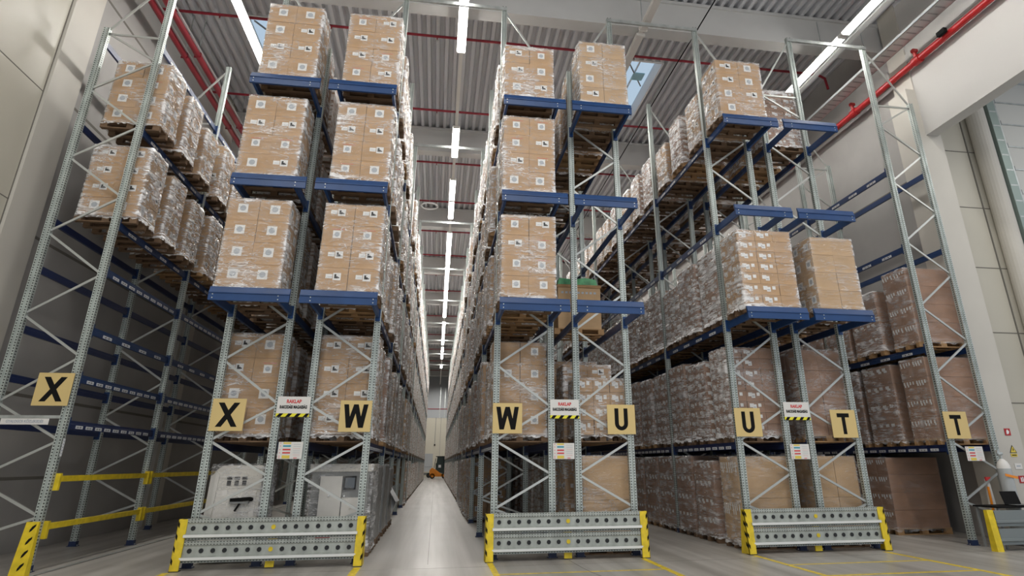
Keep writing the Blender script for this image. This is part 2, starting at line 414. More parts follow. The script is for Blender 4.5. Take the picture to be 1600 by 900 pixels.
def carton_geo(mb, cx, cy, z0, w, d, h, m, style, rnd, faces='-y+x-x'):
    """one carton with its labels; local centre (cx, cy), bottom z0"""
    g = .004; x0, x1, y0, y1, z1 = cx - w / 2 + g, cx + w / 2 - g, cy - d / 2 + g, cy + d / 2 - g, z0 + h - g
    mb.box(x0, x1, y0, y1, z0 + .001, z1, m)
    e = .0016
    def rect(face, u0, u1, v0, v1, mm, k=1):   # u along the face 0..1, v metres from bottom
        o = e * k
        if face == '-y':
            a, b = x0 + (x1 - x0) * u0, x0 + (x1 - x0) * u1
            mb.quad([(a, y0 - o, z0 + v0), (b, y0 - o, z0 + v0), (b, y0 - o, z0 + v1), (a, y0 - o, z0 + v1)], mm)
        elif face == '+x':
            a, b = y0 + (y1 - y0) * u0, y0 + (y1 - y0) * u1
            mb.quad([(x1 + o, a, z0 + v0), (x1 + o, b, z0 + v0), (x1 + o, b, z0 + v1), (x1 + o, a, z0 + v1)], mm)
        else:
            a, b = y1 - (y1 - y0) * u0, y1 - (y1 - y0) * u1
            mb.quad([(x0 - o, a, z0 + v0), (x0 - o, b, z0 + v0), (x0 - o, b, z0 + v1), (x0 - o, a, z0 + v1)], mm)
    def W(face): return (x1 - x0) if face == '-y' else (y1 - y0)
    def square(face, u, v, sz):
        du = sz / W(face) / 2
        rect(face, u - du, u + du, v - sz / 2, v + sz / 2, m_white)
        n = 8   # grey printed roundel on the label
        pts = []
        for q in range(n):
            t = 2 * math.pi * (q + .5) / n; pts.append((u + du * .66 * math.cos(t), v + sz * .33 * math.sin(t)))
        o = e * 2
        if face == '-y': mb.quad([(x0 + (x1 - x0) * a, y0 - o, z0 + b) for a, b in pts], m_grayprint)
        elif face == '+x': mb.quad([(x1 + o, y0 + (y1 - y0) * a, z0 + b) for a, b in pts], m_grayprint)
        else: mb.quad([(x0 - o, y1 - (y1 - y0) * a, z0 + b) for a, b in pts], m_grayprint)
    def symbol(face, u, v):
        w_ = W(face)
        rect(face, u - .20 / w_, u - .08 / w_, v - .038, v + .045, m_white)
        rect(face, u - .17 / w_, u - .08 / w_, v - .012, v - .004, m_grayprint, 2)
        rect(face, u - .07 / w_, u + .07 / w_, v - .07, v + .07, m_white)
        rect(face, u - .045 / w_, u - .01 / w_, v - .01, v + .045, m_black, 2)
        rect(face, u - .045 / w_, u + .02 / w_, v - .035, v + .008, m_black, 2)
        rect(face, u + .02 / w_, u + .045 / w_, v - .03, v - .008, m_black, 2)
        if rnd.random() < .6: rect(face, u + .0, u + .11 / w_, v - .145, v - .085, m_white)
    for f in ('-y', '+x', '-x'):
        if f not in faces: continue
        if style == 'square': square(f, rnd.uniform(.4, .52), h * rnd.uniform(.5, .58), .175)
        elif style == 'redtop':
            rect(f, .3, .75, h * .78, h * .80, m_redprint); square(f, .48, h * .55, .15)
        elif style == 'symbol': symbol(f, rnd.uniform(.52, .66), h * .6)
        elif style == 'small':
            rect(f, .12, .36, h * .45, h * .8, m_white); rect(f, .3, .52, h * .3, h * .72, m_white, 2)
            if rnd.random() < .7: rect(f, .62, .8, h * .5, h * .8, m_white)
            rect(f, .33, .47, h * .42, h * .5, m_grayprint, 3)
        elif style == 'rows' and f != '-y':
            for u in (.12, .34, .58, .8):
                a = rnd.uniform(-.04, .04); rect(f, u - .07 + a, u + .05 + a, h * .70, h * .86, m_white)
                if rnd.random() < .6: rect(f, u - .02 + a, u + .09 + a, h * .6, h * .72, m_white, 2)
        elif style == 'sidesq' and f != '-y':
            square(f, .55, h * .55, .17)
        elif style == 'plainsq':
            square(f, .55, h * .6, .15)

CARTON = {}
def carton_mesh(w, d, h, m, style, var):
    k = (w, d, h, m.name, style, var)
    if k not in CARTON:
        mb = MB(); carton_geo(mb, 0, 0, 0, w, d, h, m, style, random.Random(hash((style, var)) if 0 else var * 7 + len(style)))
        CARTON[k] = mb.mesh('carton')
    return CARTON[k]

STACK = {}
def stack_mesh(kind, w, h, var):
    k = (kind, w, round(h, 2), var)
    if k in STACK: return STACK[k]
    mb = MB(); rnd = random.Random(var * 31 + len(kind))
    nx, ny, nz, m, styles = {
        'mixed': (2, 2, 4, m_card, ['square', 'symbol', 'redtop', 'symbol']),
        'small': (3, 2, 8, m_card3, ['small']),
        'rows': (2, 1, 4, m_card3, ['rows']),
        'smallpale': (3, 2, 7, m_card2, ['small']),
        'plain': (2, 2, 4, m_card2, ['sidesq']),
    }[kind]
    for c in range(nz):
        for a in range(nx):
            for b in range(ny):
                jx, jy = rnd.uniform(-.006, .006), rnd.uniform(-.006, .006)
                carton_geo(mb, -w / 2 + w * (a + .5) / nx + jx, -.4 + .8 * (b + .5) / ny + jy, c * h / nz, w / nx, .8 / ny, h / nz, m, rnd.choice(styles), rnd)
    STACK[k] = mb.mesh('carton_stack'); return STACK[k]

FILM = {}
def film_mesh(w, h, var):
    """thin crinkled film around a load: four sides and the top, ragged skirt over the pallet edge"""
    k = (w, round(h, 1), var)
    if k in FILM: return FILM[k]
    rnd = random.Random(100 + var); h = round(h, 1)
    ph = [rnd.uniform(0, 6.28) for _ in range(12)]
    def crk(u, z):
        v = math.sin(23 * u + 9 * z + ph[0] + 1.6 * math.sin(5 * z + ph[1])) * .5 + math.sin(41 * u - 17 * z + ph[2] + 1.2 * math.sin(7 * u + ph[3])) * .35
        v += math.sin(11 * u + 31 * z + ph[4]) * .35
        return v * .5 + .5
    nu, nz = [int(w / .05), 16, int(w / .05), 16], int(h / .055)
    ring = []
    hw, hd = w / 2 + .006, .406
    cs = [(-hw, -hd), (hw, -hd), (hw, hd), (-hw, hd)]; nr = [(0, -1), (1, 0), (0, 1), (-1, 0)]
    u = 0
    for sd in range(4):
        a, b = Vector(cs[sd]), Vector(cs[(sd + 1) % 4])
        for j in range(nu[sd]):
            t = j / nu[sd]; edge = min(t, 1 - t); ring.append((a.lerp(b, t), Vector(nr[sd]), u + t * (a - b).length, min(1, edge * 6), sd))
        u += (a - b).length
    vs = []; N = len(ring); de = []
    for j in range(nz + 1):
        z = -.06 + (h + .07) * j / nz
        for p, n, uu, ed, sd in ring:
            amp = (.013 if sd % 2 == 0 else .032) * ed + .003
            skirt = max(0, 1 - (z + .06) / .16)
            d = amp * crk(uu, z) + skirt * (.022 + .02 * crk(uu * 1.7, z))
            zz = z + (rnd.uniform(-.035, .03) if j == 0 else 0)
            vs.append((p.x + n.x * d, p.y + n.y * d, zz))
            c_ = crk(uu * .6 + 3, z * .7); pt = .5 + .5 * math.sin(3.1 * uu + 2.3 * z + ph[5]) * math.sin(2.2 * z - 1.9 * uu + ph[6])
            dv = (.22 + .45 * pt * pt) if sd % 2 == 0 else (.55 + .45 * c_)  # aisle sides painted whiter for the sheen of grazing reflections
            dv += max(0, 1 - ed * 1.6) * .45 + skirt * .6 + (.25 if z > h - .08 else 0)  # corners whitened to imitate edge glow, skirt for crumpled film
            de.append(min(1.15, dv))
    fs = [(j * N + i, j * N + (i + 1) % N, (j + 1) * N + (i + 1) % N, (j + 1) * N + i) for j in range(nz) for i in range(N)]
    fs.append(tuple(nz * N + i for i in range(N)))
    me = D.meshes.new('stretch_film'); me.from_pydata(vs, [], fs); me.materials.append(m_film)
    at = me.attributes.new('dens', 'FLOAT', 'POINT'); at.data.foreach_set('value', de)
    me.polygons.foreach_set('use_smooth', [True] * (len(fs) - 1) + [False]); FILM[k] = me; return me

LEVW = ['floor level', 'second level', 'third level', 'fourth level', 'top level']
def big_load(label, fc, x, y, z, w, nx, nz, ch, cm, styles, ny=2, film=True, fvar=0, bright=False, cols=None):
    """a load whose cartons are separate parts"""
    t = thing('pallet_load', label, 'pallet load', (x, y, z), 'wrapped carton loads on pallets')
    p = put('pallet', ME_PAL[bright], t); p.scale[0] = w / 1.2 + .03
    cw, cd = w / nx, .8 / ny; rnd = random.Random(int(abs(x * 91 + z * 17 + y)))
    for c in range(nz):
        for a in range(nx):
            for b in range(ny):
                st = styles[(c * nx + a) % len(styles)] if cols is None else cols[c % len(cols)][a]
                o = put('carton', carton_mesh(round(cw, 3), round(cd, 3), ch, cm, st, rnd.randrange(4)), t,
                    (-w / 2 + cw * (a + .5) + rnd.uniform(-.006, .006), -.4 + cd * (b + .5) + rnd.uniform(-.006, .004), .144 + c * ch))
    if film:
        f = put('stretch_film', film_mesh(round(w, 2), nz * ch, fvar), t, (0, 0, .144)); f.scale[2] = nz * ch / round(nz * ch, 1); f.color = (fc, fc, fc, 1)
    return t

SQ, SY, RT = 'square', 'symbol', 'redtop'
used = set()     # (row, level, slot) already built; slot -1 is the cantilevered front one
yF = 11.76
def front(row, lev, label, **k):
    fc = k.pop('fc', {5: .8, 6: .6, 7: .35}.get(row, .95) * (.6 if lev == 0 else 1))
    R = ROWS[row]; T = 0 if lev == 0 else R['lev'][lev - 1] if row else {3: 6.12, 4: 8.22}[lev]
    if row and 1 < lev and row < 7: y = yF; used.add((row, lev, -1))
    else: y = Y0 + .56; used.add((row, lev, 0))
    return big_load(label, fc, k.pop('x', R['cx']), k.pop('y', y), T, k.pop('w', R['w']), **k)

front(1, 2, 'wrapped load of eight square-labelled brown cartons on the lowest X end platform', nx=2, nz=4, ch=.425, cm=m_card, styles=[SQ], fvar=0)
front(1, 3, 'wrapped carton load on the middle X end platform beside the post', nx=2, nz=4, ch=.43, cm=m_card, styles=[], cols=[(SQ, SY), (RT, RT), (SY, SY), (SQ, SQ)], fvar=1)
front(1, 4, 'wrapped carton load on the topmost X end platform, leftmost at the top', nx=2, nz=4, ch=.44, cm=m_card, styles=[], cols=[(SQ, SQ), (SY, SY), (SQ, SY), (SQ, SQ)], fvar=2, x=-3.42)
front(2, 2, 'wrapped carton load on the lowest W end platform left of the middle aisle', nx=2, nz=4, ch=.425, cm=m_card, styles=[], cols=[(SY, SY), (SY, SY), (RT, RT), (SY, SY)], fvar=3)
front(2, 3, 'wrapped carton load on the middle W end platform left of the middle aisle', nx=2, nz=4, ch=.43, cm=m_card, styles=[], cols=[(RT, SQ), (RT, SY), (SY, SY), (SQ, SQ)], fvar=4)
front(2, 4, 'wrapped carton load on the topmost W end platform left of the middle aisle', nx=2, nz=4, ch=.43, cm=m_card, styles=[], cols=[(RT, SY), (SY, RT), (SY, SY), (RT, SY)], fvar=5)
front(3, 2, 'wrapped carton load on the lowest W end platform right of the middle aisle', nx=2, nz=4, ch=.42, cm=m_card, styles=[], cols=[('plainsq', 'plainsq'), ('plainsq', RT), (SY, RT), (RT, SY)], fvar=1)
front(3, 3, 'neat carton load on the middle W end platform right of the middle aisle', nx=2, nz=4, ch=.43, cm=m_card, styles=[], cols=[(SQ, SQ), (SY, RT), (RT, SY), (RT, RT)], fvar=2)
front(3, 4, 'three-tier carton load on the topmost W end platform right of the middle aisle', nx=2, nz=3, ch=.43, cm=m_card, styles=[], cols=[(SQ, SY), (SY, SQ), (SY, RT)], fvar=0)
front(4, 4, 'shiny wrapped carton load on the topmost U end platform beside the skylight', nx=2, nz=4, ch=.40, cm=m_card2, styles=[SY, 'plain', SQ, 'plain'], fvar=3)
front(5, 2, 'wrapped load of flat many-labelled cartons on the lowest U end platform', nx=3, nz=7, ch=.235, cm=m_card, styles=['small', 'small', 'plain'], fvar=4, w=1.22)
front(5, 4, 'wrapped carton load on the topmost U end platform right of the U aisle', nx=2, nz=4, ch=.37, cm=m_card, styles=[], cols=[(SQ, 'plain'), (SQ, SY), (SY, SQ), (SY, SQ)], fvar=5, w=1.12, x=6.58)
front(6, 2, 'plain pale carton load with side labels on the lowest T end platform', nx=2, nz=4, ch=.39, cm=m_card2, styles=['sidesq'], fvar=1, w=1.0, x=8.20)
# behind the front frames
front(1, 1, 'wrapped carton load on the second level behind the braces, above the middle X sign', nx=2, nz=4, ch=.46, cm=m_card, styles=[], cols=[(SY, SQ), (SQ, SQ), (SY, RT), (SY, SQ)], fvar=2)
front(2, 1, 'wrapped carton load on the second level behind the braces, above the left W sign', nx=2, nz=4, ch=.46, cm=m_card, styles=[SY], fvar=0)
front(3, 1, 'wrapped carton load on the second level behind the braces, above the right W sign', nx=2, nz=4, ch=.45, cm=m_card, styles=['plainsq', 'plainsq', 'plain', 'plainsq'], fvar=3)
front(4, 1, 'low wrapped load of flat cartons on the second level above the left U sign', nx=3, nz=4, ch=.275, cm=m_card, styles=['small'], fvar=5, w=1.04)
front(5, 1, 'wrapped load of flat labelled cartons on the second level above the right U sign', nx=3, nz=8, ch=.226, cm=m_card3, styles=['small', 'small', 'plain'], fvar=4)
front(6, 1, 'plain wrapped carton load on the second level above the left T sign', nx=2, nz=4, ch=.45, cm=m_card3, styles=['plain'], fvar=1, bright=True)
front(4, 0, 'plain tan carton load on the floor behind the braces below the left U sign', nx=1, nz=2, ch=.80, cm=m_card2, styles=['plain'], fvar=2, w=1.0, x=3.33)
front(5, 0, 'plain wrapped carton load on the floor below the right U sign', nx=1, nz=2, ch=.79, cm=m_card2, styles=['rows'], fvar=0)
front(6, 0, 'plain wrapped carton load on the floor below the left T sign', nx=2, nz=2, ch=.79, cm=m_card2, styles=['plain'], fvar=5, w=1.0)
front(7, 0, 'tall plain carton load on the floor below the rightmost T sign', nx=1, nz=4, ch=.39, cm=m_card3, styles=['rows'], fvar=3, bright=True, y=14.72, w=1.4, x=11.45); used.add((7, 0, 1))
front(7, 1, 'wrapped plain-fronted carton load on the second level above the rightmost T sign', nx=1, nz=4, ch=.44, cm=m_card3, styles=['rows'], fvar=1, bright=True)
front(7, 2, 'wrapped plain-fronted carton load on the third level of the rightmost rack', nx=1, nz=4, ch=.44, cm=m_card3, styles=['rows'], fvar=2, bright=True)
front(0, 3, 'wrapped carton load on the lower filled level nearest the left wall column', nx=2, nz=4, ch=.385, cm=m_card, styles=[], cols=[(SQ, SQ), (SY, SY), (SY, SY), (SY, SY)], fvar=4)
front(0, 4, 'wrapped carton load on the upper filled level nearest the left wall column', nx=2, nz=4, ch=.375, cm=m_card, styles=[], cols=[(SQ, SQ), (SQ, SQ), (SQ, RT), (SQ, SQ)], fvar=5)

# the rest of the stock, nearest and largest first
def T_of(r, l):
    if l == 0: return 0
    if r == 0: return {3: 6.12, 4: 8.22}.get(l)
    return ROWS[r]['lev'][l - 1] if l - 1 < len(ROWS[r]['lev']) else None
cand = []
rng = random.Random(5)
for r in range(8):
    for l in range(5):
        if T_of(r, l) is None: continue
        for sl in range(NB * 3):
            k, q = divmod(sl, 3)
            if (r, l, sl) in used: continue
            if r == 0 and l < 3: continue
            if r == 1 and l == 0 and k < 3: continue
            if r == 2 and l == 0 and k < 4: continue
            if r == 3 and l == 0 and k < 2: continue
            if r == 4 and l in (2, 3) and k < 3: continue
            if r == 4 and l == 1 and sl == 1: pass
            if r in (5, 6) and l == 3 and k < 4: continue
            if r == 6 and l == 4 and sl < 0: continue
            if r == 7 and l > 2: continue
            wide = (r == 5 and l < 3) or r == 7
            yy = Y0 + k * BAY + ((.63, 1.86, 3.09) if wide else (.56, 1.72, 2.92))[q]
            cand.append((r, l, sl, yy))
def weight(c):
    r, l, sl, y = c
    base = {0: 1.0 if sl < 8 else .0, 1: .35 if sl < 3 else .0, 2: 1.35, 3: 1.35, 4: .5 if sl < 4 else .0, 5: 1.7 if sl < 22 else 0, 6: .5 if sl < 3 else .0, 7: 1.6 if sl < 8 else 0}[r]
    return base / ((y - 4) ** 1.4)
cand.sort(key=lambda c: -weight(c))
NIND = 268
HT = {0: 1.52, 1: 1.8, 2: 1.70, 3: 1.72, 4: 1.74}
def load_height(r, l, sl):
    rr = random.Random(r * 1000 + l * 100 + sl)
    h = {0: 1.62, 1: 1.80, 2: 1.70, 3: 1.68, 4: 1.62}[l]
    if r == 0: h = 1.5
    if r == 7: h = {0: 1.58, 1: 1.75, 2: 1.72}[l]
    if r == 5 and l == 2: h = 1.62
    if r == 5 and l == 4: h = 1.4
    return h * rr.choice([1, 1, 1, .97, .93, 1.0, .86])
def load_kind(r, l, sl):
    rr = random.Random(r * 77 + l * 13 + sl)
    if r == 7: return 'rows'
    if r == 5: return 'rows' if l == 0 else 'small' if l in (1, 2) else rr.choice(['small', 'mixed'])
    if r == 0: return 'mixed'
    return rr.choice(['mixed', 'mixed', 'small', 'mixed'])
KW = {'mixed': 'brown carton', 'small': 'flat-carton', 'rows': 'russet carton'}
for c in cand[:NIND]:
    r, l, sl, y = c; R = ROWS[r]; h = load_height(*c[:3]); kd = load_kind(*c[:3]); rr = random.Random(sl * 7 + l + r * 50)
    lv = {3: 'lower filled level', 4: 'upper filled level'}[l] if r == 0 else LEVW[l]
    lab = 'wrapped %s load, %s, %s from front, %s' % (KW[kd], lv, ordn(sl), R['short'])
    t = thing('pallet_load', lab, 'pallet load', (R['cx'] + (rr.uniform(-.05, .05) if r in (2, 3) else rr.uniform(-.02, .02)), y + rr.uniform(-.03, .03), T_of(r, l)), 'wrapped carton loads on pallets')
    p = put('pallet', ME_PAL[r == 7 or rr.random() < .25], t); p.scale[0] = R['w'] / 1.2 + .03
    wide = (r == 5 and l < 3) or r == 7; dy = (1.05 if wide else .80) / .8 * rr.uniform(.97, 1.03); p.scale[1] = dy
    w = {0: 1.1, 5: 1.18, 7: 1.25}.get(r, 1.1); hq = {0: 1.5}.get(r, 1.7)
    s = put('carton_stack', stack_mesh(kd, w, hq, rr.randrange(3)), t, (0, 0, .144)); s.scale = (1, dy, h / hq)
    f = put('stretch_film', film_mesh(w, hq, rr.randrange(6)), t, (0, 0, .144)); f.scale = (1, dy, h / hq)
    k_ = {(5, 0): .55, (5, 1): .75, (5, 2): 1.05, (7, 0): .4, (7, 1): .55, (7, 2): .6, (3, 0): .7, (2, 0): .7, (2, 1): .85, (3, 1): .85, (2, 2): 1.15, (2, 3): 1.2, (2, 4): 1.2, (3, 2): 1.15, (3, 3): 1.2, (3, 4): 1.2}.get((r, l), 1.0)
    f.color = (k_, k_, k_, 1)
mb = MB(); skip = 0
for c in cand[NIND:]:
    r, l, sl, y = c; R = ROWS[r]; T = T_of(r, l); h = load_height(*c[:3]); w = R['w'] / 2; cx = R['cx']
    rr = random.Random(sl + l * 9)
    j = rr.uniform(-.03, .03); b = rr.uniform(.0, .04)
    hd = .52 if ((r == 5 and l < 3) or r == 7) else .4
    mb.hexa([(cx - w - b, y - hd, T + .13), (cx + w + b, y - hd, T + .13), (cx + w + b, y + hd, T + .13), (cx - w - b, y + hd, T + .13),
             (cx - w + j, y - hd, T + .144 + h), (cx + w + j, y - hd, T + .144 + h), (cx + w + j, y + hd, T + .144 + h), (cx - w + j, y + hd, T + .144 + h)], m_far)
    for dy in (-.35, 0, .35): mb.box(cx - w, cx + w, y + dy - .05, y + dy + .05, T, T + .022, m_wood)
    for dx in (-w + .07, 0, w - .07): mb.box(cx + dx - .07, cx + dx + .07, y - .39, y + .39, T + .022, T + .13, m_wood)
o = mb.build('pallet_load'); tag(o, 'wrapped carton loads far down the aisles and deep inside the racks', 'pallet load', 'wrapped carton loads on pallets', 'stuff')

# ------------------------------------------------------------------ odd stock: crate, machines
t = thing('wooden_crate', 'tan carton crate with green strapped bundle on top, third level behind the U posts', 'crate', (3.2, 14.5, 4.45))
put('pallet', ME_PAL[True], t)
MB().box(-.5, .55, -.38, .38, .146, .62, m_card2).box(-.5, .55, -.385, .385, .62, .65, m_seam).build('lower_carton', t)
b = MB().box(-.5, .55, -.38, .38, .65, 1.15, m_card2)
for k in range(9): b.box(-.42 + k * .1, -.36 + k * .1, -.3815, -.38, 1.0, 1.05, m_grayprint)
b.build('upper_carton', t)
m_green = mat('green_film', (.06, .30, .12), .35, noise=(6, .4, (1, 1, 1)))
MB().box(-.52, .57, -.40, .40, 1.15, 1.22, m_wood2).build('lid_frame', t)
MB().prism([(-.5, 1.22), (.5, 1.22), (.46, 1.38), (.2, 1.42), (-.1, 1.37), (-.45, 1.40)], -.33, .33, 1, m_green).build('green_bundle', t)

m_mach = mat('off_white_machine', (.72, .70, .65), .4, noise=(3, .06, (1, 1, 1)))
t = thing('machine_cabinet', 'white film-covered machine cabinet with black handle, on the floor behind the X guard', 'machine', (-3.5, 13.15, 0))
MB().prism([(-.42, .12), (.40, .12), (.40, 1.60), (-.30, 1.60), (-.42, 1.50)], -.4, .5, 1, m_mach).build('housing', t)
MB().prism([(-.50, .10), (-.40, .10), (-.33, 1.44), (-.38, 1.50), (-.47, 1.42)], -.43, .5, 1, m_mach).build('side_cover', t)
MB().box(-.34, .34, -.412, -.402, .16, 1.18, mat('cabinet_door', (.76, .74, .70), .35)).build('front_door', t)
b = MB()
for k in range(3): b.box(-.20 + k * .13, -.11 + k * .13, -.408, -.402, 1.36, 1.41, m_black).box(-.19 + k * .13, -.12 + k * .13, -.408, -.402, 1.26, 1.345, m_black)
b.build('warning_symbols', t)
b = MB().bar((-.08, -.44, 1.02), (.26, -.44, 1.04), .06, .05, m_black).bar((-.08, -.46, .98), (.24, -.46, .98), .03, .05, m_mach2).bar((.10, -.46, .98), (.03, -.48, .84), .03, .03, m_black).cyl((.27, -.46, 1.03), (.27, -.41, 1.03), .035, m_black)
b.build('black_handle', t)
f = put('plastic_cover', film_mesh(.9, 1.5, 3), t, (-.02, .06, .12)); f.scale = (1.02, 1.15, 1)

t = thing('wrapped_machine', 'film-wrapped grey machine with white panels on the floor behind the W guard', 'machine', (-1.75, 13.6, 0))
MB().box(-.55, .50, -.42, .8, .12, 1.60, m_mach2).box(-.60, .55, -.45, .85, 1.48, 1.62, m_mach).build('machine_frame', t)
MB().box(-.38, .02, -.50, -.43, .42, 1.40, m_mach).box(.04, .40, -.48, -.43, .42, 1.02, m_mach).build('white_panels', t)
MB().box(.05, .27, -.47, -.43, 1.16, 1.40, m_darkgap).box(.07, .25, -.475, -.47, 1.19, 1.37, mat('display_glass', (.10, .12, .14), .2)).build('display_screen', t)
MB().box(-.50, .35, -.52, -.40, .30, .40, m_mach).cyl((-.35, -.54, .36), (-.1, -.54, .36), .02, m_redprint).build('lower_drawer', t)
b = MB()
for x, z in ((-.2, 1.06), (.08, 1.05), (.3, .7)): b.cyl((x, -.50, z), (x, -.53, z), .018, m_white)
b.build('control_knobs', t)
p = put('pallet', ME_PAL[False], t, (0, .2, 0)); p.scale = (1, 1.5, .8)
f = put('plastic_cover', film_mesh(1.1, 1.5, 2), t, (-.02, .2, .14)); f.scale = (1.06, 1.62, .98)
m_smoke = mat('grey_plastic_sheet', (.30, .31, .31), .25, bump=(4, .6, (1, 1, .4)))
for k, (yy, hh, lab) in enumerate(((15.3, 1.52, 'tall grey plastic-wrapped stock behind the wrapped machine, near the guard'), (17.3, 1.55, 'grey plastic-wrapped stock further back along the left side of the middle aisle'),
                                   (19.2, 1.45, 'grey plastic-wrapped stock by the loose white film flap'))):
    t = thing('wrapped_stock', lab, 'wrapped goods', (-1.75, yy, 0), 'grey wrapped goods on the floor')
    p = put('pallet', ME_PAL[False], t); p.scale[1] = 1.6
    fm = film_mesh(1.1, 1.5, k + 1).copy(); fm.materials.clear(); fm.materials.append(m_smoke)
    f = put('grey_sheet', fm, t, (0, 0, .15)); f.scale = (.98, 1.7, hh / 1.6)
    if k == 2: MB().add([(.55, -.2, .9), (.72, -.1, .62), (.6, .1, .3), (.56, .3, 1.0), (.80, .15, .66)], [(0, 1, 4, 3), (1, 2, 4), (2, 3, 4)], m_white).build('loose_film', t)

# ------------------------------------------------------------------ end guards
def stripe_plate(mb, x0, x1, ysign=1):
    """yellow end plate: front flange and sloped side, black stripes on the outer side"""
def guard(label, xl, xr, y=12.0, h=.77):
    t = thing('rack_end_guard', label, 'guard rail', (0, y, 0), 'rack end guards')
    for s, x in ((-1, xl), (1, xr)):
        b = MB()
        a0, a1 = (x, x + .14) if s < 0 else (x - .14, x)
        dt, db = .16, .30
        # sloped channel: outer side face deeper at the base
        b.hexa([(a0, -.04, 0), (a1, -.04, 0), (a1, -.01, 0), (a0, -.01, 0), (a0, .02, h), (a1, .02, h), (a1, .05, h), (a0, .05, h)], m_yellow)
        xo = x; xi = x - s * .012
        q0, q1 = min(xo, xi), max(xo, xi)
        b.hexa([(q0, -.04, 0), (q1, -.04, 0), (q1, db, 0), (q0, db, 0), (q0, .02, h), (q1, .02, h), (q1, dt, h), (q0, dt, h)], m_yellow)
        p = b.build('end_plate', t)
        st = MB()
        for k in range(4):
            z = .09 + k * .18
            if z + .14 > h: continue
            def yy(zz): return -.04 + .06 * zz / h
            e = .0025
            xx = x + s * e
            w_ = .10
            st.quad([(xx, yy(z) + .01, z), (xx, yy(z) + w_, z + .06), (xx, yy(z) + w_, z + .13), (xx, yy(z) + .01, z + .07)], m_black)
            fx = x + s * -.002; gx = x - s * .032
            st.quad([(gx, yy(z) - e, z), (fx, yy(z + .06) - e, z + .05), (fx, yy(z + .13) - e, z + .12), (gx, yy(z + .07) - e, z + .07)], m_black)
        st.build('warning_stripes', p)
        MB().box(a0 - .0, a1 + .0, -.05, .1, 0, .012, m_rubber).build('foot', p)
    for z in (.28, .615):
        b = MB()
        prof = [(.02, .16), (.045, .16), (.045, .10), (.055, .085), (.055, -.06), (.01, -.085), (.01, -.11), (.05, -.125), (.05, -.16), (.02, -.16), (.03, -.13), (-.015, -.115), (-.015, -.08), (.03, -.055), (.03, .08), (.02, .10)]
        b.prism([(a, c) for a, c in prof], xl + .12, xr - .12, 0, m_guard)
        b.box(xl + .12, xr - .12, -.026, -.012, -.118, -.078, m_ledge)
        hb = b; n = 15; L = xr - xl - .30
        for k in range(n):
            cx = xl + .15 + L * (k + .5) / n
            pass
            hb.cyl((cx, .018, .015), (cx, .024, .015), .036, m_yellow if k == n // 2 else m_darkgap, 16)
        b.build('guard_beam', t, (0, 0, z))
    mid = (xl + xr) / 2
    MB().box(mid - .07, mid + .07, .07, .10, .02, h - .05, m_yellow).build('centre_support', t)
    return t
guard('galvanised end guard with yellow striped ends before the left X and W racks', -4.13, -1.13)
guard('galvanised end guard with yellow ends in front of the W and U signs, centre', .94, 3.92)
guard('galvanised end guard with yellow ends below the right U sign and left T sign', 5.84, 8.78)
# left single plate
t = thing('post_protector', 'yellow post protector with black stripes at the foot of the leftmost rack', 'guard rail', (-6.31, 12.02, 0))
MB().hexa([(-.10, -.10, 0), (.13, -.10, 0), (.13, .04, 0), (-.10, .04, 0), (-.08, .0, .77), (.10, .0, .77), (.10, .05, .77), (-.08, .05, .77)], m_yellow).build('yellow_plate', t)
b = MB()
for k in range(4):
    z = .08 + k * .18; y = -.1 + .1 * z / .77 - .003; y2 = -.1 + .1 * (z + .11) / .77 - .003
    b.quad([(.0, y, z), (.075, y2 - .0, z + .05), (.075, y2, z + .12), (.0, y2, z + .07)], m_black)
b.build('warning_stripes', t)
# right guard with plain beams
t = thing('rack_end_guard', 'plain grey end guard with yellow end plate, right edge, below the laptop', 'guard rail', (0, 11.45, 0), 'rack end guards')
p = MB().hexa([(10.56, -.05, 0), (10.70, -.05, 0), (10.70, .10, 0), (10.56, .10, 0), (10.56, .0, .72), (10.70, .0, .72), (10.70, .08, .72), (10.56, .08, .72)], m_yellow).build('end_plate', t)
MB().hexa([(10.70, -.03, .02), (10.72, -.03, .02), (10.72, .10, .02), (10.70, .10, .02), (10.70, .0, .70), (10.715, .0, .70), (10.715, .08, .70), (10.70, .08, .70)], m_black).build('edge_strip', p)
m_gg = mat('dull_galvanised', (.24, .27, .27), .5, .4)
for z in (.25, .57):
    MB().prism([(.0, .14), (.03, .14), (.03, -.14), (.0, -.14), (.0, -.09), (-.035, -.075), (-.035, -.045), (.0, -.03)], 10.70, 12.45, 0, m_gg).build('guard_beam', t, (0, 0, z))

